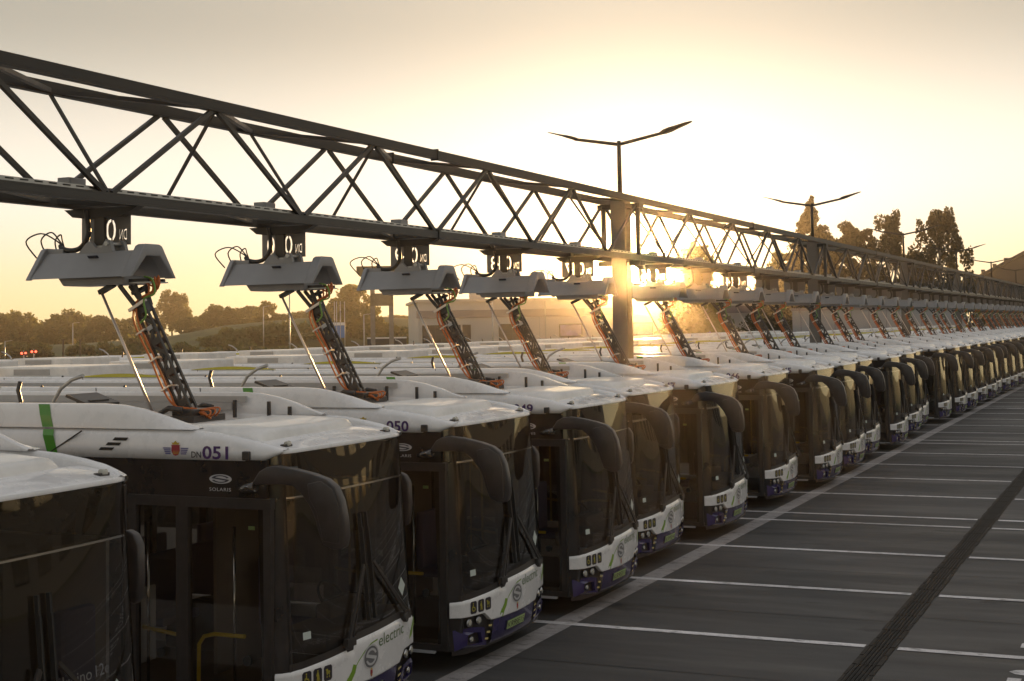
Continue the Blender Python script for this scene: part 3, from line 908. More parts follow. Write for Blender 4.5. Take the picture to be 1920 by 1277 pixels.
    text_part('SOLARIS', 'maker_name', 'logo_light', B, side_fn(.845, 2.50, .003), w=.25, h=.032, space=1.1)
    # --- interior: floor, ceiling, dashboard, wheel, seat, partition, poles
    m = MB(); m.box((0, 6, .36), (2.45, 11.5, .04)); m.build('floor', 'interior', B)
    m = MB(); m.box((0, 3.0, 2.36), (2.4, 5.2, .04)); m.build('ceiling', 'interior', B)
    m = MB(); m.box((.35, .38, .92), (1.6, .62, .22), bev=.05); m.box((.55, .52, 1.08), (.7, .2, .18), bev=.04); m.build('dashboard', 'interior', B)
    m = MB(); n = 20
    sw = [Vector((.55 + .21 * math.cos(2 * math.pi * k / n), .62 + .12 * math.sin(2 * math.pi * k / n), 1.18 + .16 * math.sin(2 * math.pi * k / n))) for k in range(n + 1)]
    m.tube(sw, .016, 6, cap=False); m.bar(sw[0], sw[n // 2], .03, .02); m.build('steering_wheel', 'rubber', B)
    m = MB(); m.box((.55, 1.15, .85), (.46, .46, .12), bev=.04); m.box((.55, 1.36, 1.25), (.46, .12, .75), bev=.05); m.build('driver_seat', 'seat_cloth', B)
    m = MB(); m.box((.5, 1.62, 1.45), (1.3, .04, 2.0)); m.build('cab_partition', 'interior', B)
    m = MB(); m.box((-.85, 2.05, 1.05), (.5, .03, .75)); pn = m.build('wing_panel', 'panel_light', B)
    for q, (a, b) in enumerate(((-.75, 2.9), (.75, 2.9), (-.75, 3.9), (.75, 3.9))):
        m = MB(); m.box((a, b, .8), (.8, .42, .1), bev=.03); m.box((a, b + .2, 1.15), (.8, .08, .7), bev=.03); m.build('passenger_seat', 'seat_cloth', B)
    for (a, b) in ((-.35, 1.9), (.3, 2.4), (-.35, 3.3), (.35, 3.3)):
        m = MB(); m.tube([(a, b, .4), (a, b, 2.34)], .018, 8); m.build('grab_pole', 'rail_yellow', B)
    # --- pantograph
    Pn = pantograph(B)
    return B

def pantograph(B):
    # base frame, lattice arm, push rod, contact head, cables
    m = MB(); m.box((0, 2.12, 3.10), (.56, .66, .07)); m.box((0, 2.0, 3.15), (.40, .28, .10), bev=.02)
    for sg in (-1, 1): m.tube([(sg * .30, 2.3, 3.12), (sg * .30, 2.1, 3.22), (sg * .26, 1.95, 3.2)], .03, 8)
    m.build('pantograph_base', 'black_plastic', B)
    A = Vector((0, 2.05, 3.16)); Z = Vector((0, 2.70, 4.36))
    ax = (Z - A).normalized(); L = (Z - A).length
    nn = Vector((1, 0, 0)); pp = ax.cross(nn)
    def Q(u, w, t): return A + nn * u + pp * w + ax * t
    m = MB()
    hw, hd = .05, .068
    for a in (-hw, hw):
        for b in (-hd, hd):
            m.bar(Q(a, b, .02), Q(a * .92, b, L), .022, .03, (1, 0, 0))
    k = 6
    for side in (-1, 1):
        for i in range(k):
            t0 = .12 + (L - .24) * i / k; t1 = .12 + (L - .24) * (i + 1) / k
            b0 = -hd if i % 2 else hd
            m.bar(Q(side * hw, b0, t0), Q(side * hw, -b0, t1), .012, .034, (0, 1, 0))
            if i % 2 == 0:
                m.box(Q(side * hw, 0, t0), (.010, hd * 2, .07), Matrix((nn, pp, -ax)).transposed())
    for i in range(5):
        t0 = .1 + (L - .15) * i / 4
        m.box(Q(0, 0, t0), (hw * 2, .02, .08), Matrix((nn, pp, -ax)).transposed())
    m.box(Q(0, 0, L - .05), (hw * 2.1, hd * 2.2, .16), Matrix((nn, pp, -ax)).transposed())
    arm = m.build('pantograph_arm', 'black_plastic', B)
    m = MB(); m.bar((-.085, 2.80, 4.27), (-.085, 2.57, 4.39), .028, .034); m.build('clamp_bar', 'rod_metal', arm)
    m = MB(); m.box(Q(-hw - .014, -.01, L * .76), (.006, .07, .05), Matrix((nn, pp, -ax)).transposed()); m.build('type_label', 'panel_light', arm)
    # cables hugging the rear edge, swinging free near the head and the foot
    for i in range(5):
        u = -.085 + .03 * (i % 3); w = .072 + .018 * i
        pts = [Vector((u * .8, 1.72 + .03 * i, 3.10)), Vector((u, 1.84 + .02 * i, 3.16 + .01 * i)), Q(u, .06, .10), Q(u, w, .25), Q(u, w + .01, .5), Q(u, w, .75), Q(u, w + .012, 1.0), Q(u, w - .01, L - .12),
               Q(u + .02, -.02, L + .02), Q(u, -.19 - .03 * i, L + .0), Q(u, -.26 - .03 * i, L + .12), Vector((u, 2.40 + .02 * i, 4.53)), Vector((u, 2.52 + .03 * i, 4.60))]
        c = MB(); c.tube(smooth_pts(pts, 3), .0105, 6); c.build('power_cable', 'cable_orange', arm)
    pts = [Q(-.15, .02, L - .25), Q(-.16, -.1, L - .22), Q(-.16, -.16, L - .05), Vector((-.15, 2.40, 4.45)), Vector((-.12, 2.45, 4.6)), Vector((-.1, 2.58, 4.64))]
    c = MB(); c.tube(smooth_pts(pts, 4), .011, 6); c.build('earth_cable', 'cable_green', arm)
    for i in range(3):
        m = MB(); m.box(Q(0, .10, .35 + .35 * i), (.20, .13, .018), Matrix((nn, pp, -ax)).transposed()); m.build('cable_clip', 'rod_metal', arm)
    for i in range(3):
        pts = [Vector((-.1 + .08 * i, 1.76, 3.12)), Vector((-.14 + .08 * i, 1.68, 3.15 + .01 * i)), Vector((-.1 + .08 * i, 1.72, 3.19 + .01 * i)), Vector((-.05 + .05 * i, 1.92, 3.19))]
        c = MB(); c.tube(smooth_pts(pts, 3), .010, 6); c.build('cable_loop', 'cable_orange', B)
    # push rod
    m = MB(); m.tube([(-.10, 2.45, 3.12), (-.10, 3.165, 4.475)], .016, 8); m.build('push_rod', 'rod_metal', B)
    # head
    m = MB(); m.bar((-.10, 3.19, 4.48), (-.10, 3.0, 4.565), .07, .05); m.build('head_link', 'steel', B)
    m = MB()
    for a in (-.11, .11):
        m.bar((a * .8, 2.93, 4.555), (a * .7, 2.70, 4.30), .026, .045)
        m.bar((a * .8, 2.72, 4.555), (a * .6, 2.62, 4.33), .026, .045)
    m.bar((0, 2.80, 4.46), (0, 2.62, 4.53), .10, .035)
    m.build('head_frame', 'black_plastic', B)
    m = MB(); m.box((0, 2.82, 4.575), (.30, .74, .014)); ho = m.build('contact_head', 'galvanised', B)
    for a in (-.17, -.06, .06, .17):
        k = MB(); k.box((a * .8, 2.82, 4.60), (.03, .66, .034)); k.build('contact_strip', 'black_plastic', ho)

def smooth_pts(pts, n):
    pts = [Vector(p) for p in pts]
    out = []
    for i in range(len(pts) - 1):
        p0 = pts[max(i - 1, 0)]; p1 = pts[i]; p2 = pts[i + 1]; p3 = pts[min(i + 2, len(pts) - 1)]
        for k in range(n):
            t = k / n
            out.append(.5 * ((2 * p1) + (p2 - p0) * t + (2 * p0 - 5 * p1 + 4 * p2 - p3) * t * t + (3 * p1 - p0 - 3 * p2 + p3) * t ** 3))
    out.append(pts[-1])
    return out

bus0 = make_bus()
snap = snapshot(bus0)
OFFS = [-.08, 0, .02, -.05, .37, .17, .27, -.04, .07, .29, .04, .31, .60, .23, .06, .03]
bus_names = {}
for n in range(-1, NB):
    b = bus0 if n == -1 else copy_snap(snap)
    off = OFFS[n + 1] if n + 1 < len(OFFS) else rng.uniform(-.05, .35)
    b.location = (bus_x(n) + (rng.uniform(-.06, .06) if n > 0 else (.12 if n < 0 else 0)), off, 0)
    b.rotation_euler = (0, 0, R(rng.uniform(-.35, .35)) if n > 0 else 0)
    num = 51 - n
    text_part('%03d' % num, 'fleet_number', 'purple_ink', b, side_fn(.925, 2.805), w=.30, h=.122, bold=.022)
    text_part(PLATES.get(num, 'KR9SE%02d' % (num % 40)), 'plate_number', 'dark_ink', b, lambda u, v: FX(-.235 + u, .352 + v, .0295), w=.47, h=.072)
    if n == -1: lab = 'white electric bus at the left edge, only roof cap and windscreen in frame'
    elif num >= 45: lab = 'electric bus numbered %03d on its white roof edge, %s of the front row' % (num, ORD[n + 2])
    else: lab = 'white electric bus parked %s in the long front row, counted from the left' % ORD[n + 2]
    tag(b, lab, 'bus', 'electric buses in the front row')
    bus_names[n] = b
text_part('Urbino', 'lettering', 'logo_grey', bus_names[-1], lambda u, v: FX(.15 + u, 1.45 + v, .003), w=.40, h=.085)
text_part('12e', 'lettering', 'logo_grey', bus_names[-1], lambda u, v: FX(.60 + u, 1.45 + v, .003), w=.17, h=.085)

# ------------------------------------------------------------------ second row behind: same buses seen only as roofs, parked the other way round
back_parts = ('side_skirt', 'side_window', 'window_pillar', 'side_header', 'roof_edge', 'roof_deck', 'front_cap', 'roof_hump', 'roof_fairing', 'yellow_arc', 'vent_hose', 'battery_cover', 'air_conditioner', 'rear_wall', 'windscreen', 'front_panel', 'corner_post', 'destination_glass', 'bumper', 'rivet_cap', 'wheel')
bsnap = (bus0, [s for s in snap[1] if s[0].name.split('.')[0] in back_parts])
for i, n in enumerate(range(2, 22)):
    b = copy_snap(bsnap)
    b.location = (bus_x(n) + rng.uniform(-.1, .1), 26.6 + rng.uniform(-.3, .3), 0)
    b.rotation_euler = (0, 0, math.pi)
    tag(b, 'white bus roof in the second row behind, %s roof counted from the left' % ORD[i + 1], 'bus', 'buses in the second row')

# ------------------------------------------------------------------ gantry
ZT0, ZT1, ZB0, ZB1 = 6.68, 6.82, 5.43, 5.545
YN, YF = 2.77, 3.57
PAN = BAY / 5
def make_truss():
    T = empty('gantry_truss')
    for y in (YN, YF):
        for (za, zb) in ((ZT0, ZT1), (ZB0, ZB1)):
            m = MB(); h = zb - za
            m.box((BAY / 2, y, za + .0125), (BAY - .01, .10, .022)); m.box((BAY / 2, y, zb - .0125), (BAY - .01, .10, .022)); m.box((BAY / 2, y, (za + zb) / 2), (BAY - .01, .03, h - .05))
            m.box((BAY / 2, y - .045, (za + zb) / 2), (BAY - .01, .012, h - .05))
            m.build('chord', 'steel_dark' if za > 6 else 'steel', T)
    def d(a, b, w=.052, h=.052, nm='diagonal', mat='steel'):
        MB().bar(a, b, w, h).build(nm, mat, T)
    for i in range(5):
        x0 = i * PAN; xm = x0 + PAN / 2; x1 = x0 + PAN
        for y in (YN, YF):
            d((x0 + .06, y, ZT0), (xm - .06, y, ZB1)); d((xm + .06, y, ZB1), (x1 - .06, y, ZT0))
        d((x0 + .03, YN, ZT0 + .04), (xm, YF, ZT0 + .04), .06, .05, 'top_brace'); d((xm, YF, ZT0 + .04), (x1 - .03, YN, ZT0 + .04), .06, .05, 'top_brace')
        d((x0 + .03, YN, ZB1 - .05), (xm, YF, ZB1 - .05), .06, .05, 'bottom_brace'); d((xm, YF, ZB1 - .05), (x1 - .03, YN, ZB1 - .05), .06, .05, 'bottom_brace')
        d((xm, YF, ZT0), (xm, YN, ZB1), .034, .034, 'cross_brace')
        if i: d((x0, YN, ZT0), (x0, YF, ZB1), .034, .034, 'cross_brace')
    for y in (YN, YF):
        MB().box((.0, y, (ZT0 + ZB1) / 2), (.09, .09, ZT0 - ZB1)).build('post', 'steel', T)
        for zc, hh in (((ZT0 + ZT1) / 2, .18), ((ZB0 + ZB1) / 2, .16)):
            MB().box((BAY / 2, y, zc), (.03, .13, hh)).build('splice_plate', 'steel_dark', T)
    # perforated cable tray along the near bottom chord
    m = MB(); m.box((BAY / 2, YN + .14, ZB1 + .012), (BAY - .1, .2, .006)); m.box((BAY / 2, YN + .04, ZB1 + .035), (BAY - .1, .006, .045))
    tr = m.build('cable_tray', 'galvanised', T)
    m = MB()
    for q in range(92):
        m.box((.3 + q * .2035, YN + .034, ZB1 + .038), (.11, .006, .014))
    o = m.build('tray_slots', 'rubber', tr); o['kind'] = 'stuff'
    for q in range(4):
        MB().tube([(.1, YN + .10 + .03 * q, ZB1 + .035), (BAY - .1, YN + .10 + .03 * q, ZB1 + .035)], .012, 6).build('tray_cable', 'cable_black', tr)
    return T
truss0 = make_truss()
tsn = snapshot(truss0)
bay_lab = {-2: 'dark lattice gantry span ending at the upper left corner of the view', -1: 'nearest lattice gantry span, dark steel, above buses 051 to 047',
           0: 'lattice gantry span just right of the sun and first column'}
for k in range(-2, 6):
    t = truss0 if k == -2 else copy_snap(tsn)
    t.location = (COLX0 + BAY * k, 0, 0)
    tag(t, bay_lab.get(k, 'lattice gantry span starting at the %s column from the left' % ORD[k + 1]), 'gantry', 'gantry spans')

def make_column():
    c = empty('gantry_column')
    m = MB(); m.box((0, 0, 3.4), (.34, .03, 6.78)); 
    m.box((-.165, 0, 3.4), (.025, .34, 6.78)); m.box((.165, 0, 3.4), (.025, .34, 6.78)); m.build('shaft', 'column_grey', c)
    MB().box((0, 0, .02), (.6, .6, .04)).build('base_plate', 'steel_dark', c)
    for z in (ZB0 - .06, ZT0 - .06):
        MB().box((0, 0, z), (.3, .98, .1)).build('cross_beam', 'steel_dark', c)
    return c
def make_lamp():
    l = empty('street_lamp')
    MB().tube([(0, 0, 6.78), (0, 0, 8.08)], [.06, .045], 10).build('pole', 'steel_dark', l)
    MB().box((0, 0, 6.80), (.26, .26, .03)).build('flange', 'steel_dark', l)
    for sg in (-1, 1):
        MB().tube([(0, 0, 8.0), (0, sg * 1.05, 8.19)], [.04, .034], 8).build('lamp_arm', 'steel_dark', l)
        m = MB()
        prof = [(.95, 8.17, .04, .03), (1.05, 8.195, .12, .05), (1.18, 8.235, .16, .045), (1.35, 8.29, .15, .025), (1.55, 8.35, .12, .016), (1.68, 8.385, .05, .01)]
        vs = []
        for (y, z, w, h) in prof:
            vs += [(-w, sg * y, z - h * .5), (-w * .8, sg * y, z + h), (w * .8, sg * y, z + h), (w, sg * y, z - h * .5)]
        fs = [(i * 4 + j, i * 4 + (j + 1) % 4, (i + 1) * 4 + (j + 1) % 4, (i + 1) * 4 + j) for i in range(5) for j in range(4)] + [(0, 1, 2, 3), (20, 21, 22, 23)]
        m.add(vs, fs, True); m.build('lamp_head', 'steel_dark', l)
    return l
c0 = make_column(); csn = snapshot(c0); l0 = make_lamp(); lsn = snapshot(l0)
for k in range(0, 6):
    c = c0 if k == 0 else copy_snap(csn); c.location = (COLX0 + BAY * k, GY, 0)
    tag(c, 'steel gantry column right beside the sun' if k == 0 else '%s steel gantry column from the left' % ORD[k + 1], 'column', 'gantry columns')
    l = l0 if k == 0 else copy_snap(lsn); l.location = (COLX0 + BAY * k, GY, 0)
    tag(l, 'largest twin-armed lamp, on the column beside the sun' if k == 0 else 'twin-armed lamp on top of the %s gantry column from the left' % ORD[k + 1], 'street lamp', 'twin-armed lamps on the gantry')

# charging hood: inverted trough with thick end frames, hung on a post from a cross beam
def make_hood():
    H = empty('charging_hood')
    Z0, Z1 = 4.64, 4.93
    prof = [(-.385, Z0), (-.365, Z0), (-.115, Z1 - .03), (-.08, Z1 - .035), (.08, Z1 - .035), (.115, Z1 - .03), (.365, Z0), (.385, Z0), (.125, Z1 + .005), (.09, Z1), (-.09, Z1), (-.125, Z1 + .005)]
    m = MB(); m.prism(prof, lambda a, b, t: (a, t, b), 2.60, 3.97); sh = m.build('hood_shell', 'hood_grey', H)
    for (ya, yb) in ((2.53, 2.66), (3.93, 4.0)):
        up = .07
        pf = [(-.40, Z0 - .01), (-.35, Z0 - .01), (-.115, Z1 - .06), (.115, Z1 - .06), (.35, Z0 - .01), (.40, Z0 - .01), (.155, Z1 + up - .02), (.11, Z1 + up), (-.11, Z1 + up), (-.155, Z1 + up - .02)]
        m = MB(); m.prism(pf, lambda a, b, t: (a, t, b), ya, yb); m.build('end_frame', 'hood_grey', H, bev=.012)
    m = MB(); m.prism([(3.62, 4.56), (3.70, 4.66), (2.75, 4.66), (2.75, 4.56)], lambda a, b, t: (t, a, b), -.22, .22); m.build('contact_trough', 'hood_grey', H, bev=.02)
    m = MB(); m.prism([(2.98, Z1 - .02), (3.48, Z1 - .02), (3.36, Z1 + .10), (3.30, Z1 + .13), (3.22, Z1 + .05), (3.14, Z1 + .05), (3.08, Z1 + .14), (3.02, Z1 + .12)], lambda a, b, t: (t, a, b), -.14, -.09); m.build('lug', 'hood_grey', H)
    m = MB(); m.prism([(2.98, Z1 - .02), (3.48, Z1 - .02), (3.36, Z1 + .10), (3.30, Z1 + .13), (3.22, Z1 + .05), (3.14, Z1 + .05), (3.08, Z1 + .14), (3.02, Z1 + .12)], lambda a, b, t: (t, a, b), .09, .14); m.build('lug', 'hood_grey', H)
    m = MB(); m.tube([(-.16, 3.06, Z1 + .09), (.16, 3.06, Z1 + .09)], .025, 10); m.build('pivot_bolt', 'galvanised', H)
    m = MB(); m.box((0, 3.20, Z1 + .05), (.2, .22, .05)); m.box((0, 3.14, Z1 + .02), (.1, .1, .1)); m.build('swivel', 'galvanised', H)
    m = MB(); m.box((0, 3.27, 5.17), (.08, .11, .48)); m.box((-.04, 3.20, 5.17), (.012, .03, .48)); m.build('hanger_post', 'steel', H)
    m = MB(); m.prism([(2.70, 5.43), (3.74, 5.43), (3.62, 5.34), (3.45, 5.32), (2.95, 5.33), (2.80, 5.38)], lambda a, b, t: (t, a, b), -.06, .06); m.build('cross_beam', 'steel_dark', H)
    m = MB(); m.tube(smooth_pts([(-.07, 3.42, 5.42), (-.07, 3.38, 5.2), (-.08, 3.40, 5.08), (-.08, 3.49, 4.99), (-.08, 3.62, 4.965), (-.07, 3.75, 4.99), (-.05, 3.80, 5.03)], 5), .03, 8); m.build('feed_cable', 'cable_black', H)
    for i, (px, pz) in enumerate(((.52, .19), (.30, .20), (.1, .17))):
        m = MB(); m.tube(smooth_pts([(-.05, 3.74, 4.99), (-.06 + .02 * i, 3.84 - .02 * i, 5.08), (-.05 + .03 * i, 3.80 + px * .55, 4.99 + pz), (-.06 + .04 * i, 3.86 + px * .85, 4.99 + pz * .55), (-.08 + .05 * i, 3.84 + px * .55, 4.90)], 5), .009, 6); m.build('control_cable', 'cable_black', H)
    m = MB(); m.box((0, 3.86, 4.955), (.22, .3, .07), bev=.015); m.build('terminal_box', 'hood_grey', H)
    m = MB(); m.box((-.205, 3.20, 4.875), (.006, .14, .035), Matrix.Rotation(R(-44), 3, 'Y')); m.build('rating_label', 'dark_ink', H)
    return H
JBX = .78
h0 = make_hood(); hsn = snapshot(h0)

for n in range(-1, NB):
    h = h0 if n == -1 else copy_snap(hsn)
    x = bus_x(n)
    h.location = (x, 0, 0)
    who = 'the %s bus of the front row' % ORD[n + 2]
    tag(h, 'grey trough-shaped charging hood hanging over %s' % who, 'charging hood', 'charging hoods')
    s = empty('bay_sign', (x, 0, 0))
    if 0 <= n <= 7:
        link('plate', SIGN_ME[n], s)
        for q in range(3):
            MB().box((.16, 2.975 + .20 + .068 + .136 * q, 5.19), (.007, .014, .27)).build('stencil_bridge', 'sign_plate', s)
    else:
        MB().box((.16, 3.325, 5.24), (.006, .7, .44)).build('plate', 'sign_plate', s)
    tag(s, 'dark number plate hanging over %s' % who, 'sign', 'bay number plates')
    j = empty('junction_box', (x - JBX, YN + .22, ZB1 + .03))
    m = MB(); m.box((0, 0, .055), (.26, .16, .11), bev=.006); m.build('housing', 'hood_grey', j)
    MB().box((-.02, -.083, .055), (.18, .006, .085)).build('cover', 'hood_grey', j)
    tag(j, 'grey junction box on the gantry above %s' % who, 'junction box', 'junction boxes on the gantry')

# ------------------------------------------------------------------ trees
def leaf_mesh(name, centers, radii, per, size, mat, flat=1.0, droop=0.0):
    """many small leaf faces spread through a crown built from clumps"""
    vs = []; fs = []
    for c, r_ in zip(centers, radii):
        k = max(6, int(per * (r_[0] * r_[1] * r_[2]) ** (1 / 3)))
        p = nrng.normal(size=(k, 3)); p /= np.linalg.norm(p, axis=1)[:, None]
        p *= (nrng.random((k, 1)) ** .45)
        p = p * np.array(r_) + np.array(c)
        a = nrng.normal(size=(k, 3)); a /= np.linalg.norm(a, axis=1)[:, None]
        b = nrng.normal(size=(k, 3)); b -= a * (a * b).sum(1)[:, None]; b /= np.linalg.norm(b, axis=1)[:, None]
        if droop: a[:, 2] -= droop; a /= np.linalg.norm(a, axis=1)[:, None]
        s = size * (.6 + .8 * nrng.random((k, 1)))
        o = len(vs)
        q = np.stack([p - a * s * .6, p + b * s * .38, p + a * s * .6, p - b * s * .38], 1).reshape(-1, 3)
        vs += [tuple(x) for x in q]
        fs += [(o + 4 * i, o + 4 * i + 1, o + 4 * i + 2, o + 4 * i + 3) for i in range(k)]
    me = bpy.data.meshes.new(name)
    me.from_pydata(vs, [], fs)
    me.materials.append(MAT[mat])
    return me

def trunk_mesh(h, r, limbs, mat):
    m = MB()
    m.tube([(0, 0, -.2), (.02 * h, 0, h * .3), (-.01 * h, .01 * h, h * .6), (0, 0, h * .92)], [r, r * .8, r * .5, r * .12], 8)
    for (z, a, l, up) in limbs:
        p0 = Vector((0, 0, z)); p1 = p0 + Vector((math.cos(a) * l, math.sin(a) * l, up))
        m.tube([p0, (p0 + p1) / 2 + Vector((0, 0, up * .12)), p1], [r * .4, r * .25, r * .08], 6)
    me = m.mesh('trunk'); me.materials.append(MAT[mat])
    return me

def crown_points(kind, h, w, seed):
    rr_ = random.Random(seed)
    C = []; Rd = []; limbs = []
    if kind == 'round':
        for i in range(64):
            t = rr_.random(); a = rr_.random() * 6.283
            z = h * (.12 + .82 * t); rad = w * .5 * math.sin(math.pi * min(1, .25 + .72 * t)) ** .8 * (rr_.random() ** .5)
            s = w * rr_.uniform(.065, .15)
            C.append((rad * math.cos(a), rad * math.sin(a), z)); Rd.append((s, s, s * .8))
            if i % 6 == 0: limbs.append((z * .75, a, rad, z * .25))
    elif kind == 'birch':
        for i in range(125):
            t = rr_.random(); a = rr_.random() * 6.283
            z = h * (.25 + .72 * t); rad = w * .5 * (math.sin(math.pi * (.12 + .82 * t)) ** .7) * (rr_.random() ** .45)
            C.append((rad * math.cos(a), rad * math.sin(a), z - h * .04)); s = w * rr_.uniform(.045, .09)
            Rd.append((s, s, h * rr_.uniform(.04, .085)))
            if i % 9 == 0: limbs.append((z * .85, a, rad * .9, z * .15))
    elif kind == 'spruce':
        for i in range(26):
            t = i / 25; z = h * (.16 + .82 * t); R0 = w * .5 * (1 - t) ** .92 + .10
            for q in range(max(4, int(22 * (1 - t)))):
                a = rr_.random() * 6.283; rad = R0 * rr_.uniform(.35, .95)
                C.append((rad * math.cos(a), rad * math.sin(a), z - rad * .25)); Rd.append((R0 * .3 + .1, R0 * .3 + .1, h * .028))
                limbs.append((z, a, rad, -rad * .2)) if q == 0 else None
    elif kind == 'bush':
        for i in range(16):
            a = rr_.random() * 6.283; rad = w * .4 * rr_.random() ** .5; z = h * rr_.uniform(.15, .75) * (1 - .5 * (rad / (w * .5)) ** 2)
            s = w * rr_.uniform(.12, .2); C.append((rad * math.cos(a), rad * math.sin(a), z)); Rd.append((s, s, h * .2))
            if i < 5: limbs.append((.1, a, rad, z * .6))
    elif kind == 'airy':
        for i in range(80):
            t = rr_.random(); a = rr_.random() * 6.283
            z = h * (.30 + .68 * t); rad = w * .5 * math.sin(math.pi * min(1, .25 + .6 * t)) * rr_.random() ** .5
            s = w * rr_.uniform(.06, .11); C.append((rad * math.cos(a), rad * math.sin(a), z)); Rd.append((s, s, s * 1.3))
            limbs.append((h * .3, a, rad, z - h * .3)) if i % 5 == 0 else None
    return C, Rd, limbs

VAR = {}
def tree(name, label, x, y, z, kind, h, w, mat, per, size, group=None, variant=0, cat='tree', rz=None, bark='bark'):
    key = (kind, variant, mat)
    if key not in VAR:
        C, Rd, limbs = crown_points(kind, h, w, hash(kind) % 7 + variant * 13 if False else {'round': 3, 'birch': 5, 'spruce': 7, 'bush': 9, 'airy': 11}[kind] + variant * 17)
        VAR[key] = (leaf_mesh('crown', C, Rd, per, size, mat, droop=.8 if kind == 'birch' else 0), trunk_mesh(h, .02 * h if kind != 'bush' else .05, limbs, bark), h, w)
    lm_, tm, h0_, w0_ = VAR[key]
    e = empty(name, (x, y, z), rng.random() * 6.28 if rz is None else rz)
    e.scale = (w / w0_, w / w0_, h / h0_)
    link('crown', lm_, e); link('trunk', tm, e)
    tag(e, label, cat, group)
    return e

CAMX, CAMY, CAMZ = -17.99, -7.52, 4.01
def az_of(px): return YAW + math.atan((960 - px) / 2662.45)
def ground_at(px, D): return CAMX + D * math.cos(az_of(px)), CAMY + D * math.sin(az_of(px))
def height_at(px, py, D):
    yh = 614 - .018 * (px - 951)
    return CAMZ + (yh - py) / 2662.45 * D * math.cos(az_of(px) - YAW)

# --- low embankment beyond the depot
m = MB()
bank_pts = [(-160, 236, 2.0), (0, 232, 2.4), (140, 232, 2.6), (300, 232, 3.4), (420, 232, 5.2), (560, 236, 6.2), (700, 240, 6.4), (860, 246, 5.0), (1000, 250, 2.5)]
sec = []
for px, D, hh in bank_pts:
    for k, (dd, f) in enumerate(((-26, 0), (-18, .45), (-8, .95), (0, 1), (30, 1.0), (60, .9), (80, 0))):
        x, y = ground_at(px, D + dd); sec.append((x, y, -.06 + hh * f))
n = 7
m.add(sec, [(i * n + j, (i + 1) * n + j, (i + 1) * n + j + 1, i * n + j + 1) for i in range(len(bank_pts) - 1) for j in range(n - 1)], True)
tag(m.build('embankment', 'bank_grass'), kind='structure')
def bank_h(px): return interp([p[0] for p in bank_pts], [p[2] for p in bank_pts], px)

far = [(-10, 590, 70), (35, 584, 76), (76, 603, 44), (108, 588, 62), (132, 587, 56), (160, 592, 50), (186, 590, 48), (214, 596, 50), (243, 598, 46), (276, 600, 50), (352, 592, 44), (380, 588, 48), (408, 575, 56), (438, 577, 50),
       (468, 572, 50), (497, 563, 40), (530, 588, 46), (558, 582, 50), (590, 578, 44), (612, 572, 44), (742, 590, 60), (775, 602, 46)]
for i, (px, py, wpx) in enumerate(far):
    D = 262 + (i % 3) * 8
    x, y = ground_at(px, D); zb = bank_h(px) * .9
    hgt = height_at(px, py, D) - zb
    tree('bank_tree', 'hazy leafy tree on the far bank, %s from the left edge' % ORD[i + 1], x, y, zb - .3, 'round' if i % 4 else 'airy', hgt * 1.03, wpx / 2662 * D * 1.25, 'foliage_a' if i % 2 else 'foliage_b', 70, .5, 'trees along the far bank', variant=i % 4)
for (px, py, wpx, D, kd, lab, var) in ((322, 549, 66, 300, 'airy', 'solitary feathery tree rising above the far tree line', 9), (655, 537, 105, 215, 'round', 'large round tree behind the flagpoles', 10), (632, 556, 60, 222, 'round', 'tree joining the left side of the large round tree', 11)):
    x, y = ground_at(px, D); zb = bank_h(px) * .5
    tree('tall_tree', lab, x, y, zb, kd, height_at(px, py, D) - zb, wpx / 2662 * D * 1.1, 'foliage_a', 110, .5, variant=var)
for i, (px, py, wpx, D) in enumerate(((20, 632, 60, 215), (70, 640, 50, 212), (150, 640, 50, 205), (205, 628, 70, 200), (232, 640, 60, 190), (265, 622, 60, 205), (300, 640, 70, 195), (340, 636, 60, 200), (385, 648, 90, 175), (440, 655, 80, 165), (470, 640, 60, 190), (520, 645, 70, 180), (575, 640, 60, 185), (760, 628, 60, 190), (430, 612, 60, 214), (465, 606, 60, 216), (505, 600, 64, 216), (545, 598, 60, 218), (585, 606, 60, 214), (690, 606, 70, 216), (725, 602, 60, 218), (770, 606, 70, 216), (400, 625, 60, 205), (450, 630, 70, 200), (520, 622, 70, 204), (570, 622, 70, 204))):
    x, y = ground_at(px, D)
    tree('hedge_shrub', 'low shrub below the far bank, %s from the left' % ORD[i + 1], x, y, -.1 if D < 203 else bank_h(px) * .45, 'bush', max(1.2, height_at(px, py, D) - (0 if D < 203 else bank_h(px) * .45)), wpx / 2662 * D * 1.2, 'foliage_b', 120, .5, 'shrubs below the far bank', variant=i % 3, cat='shrub')
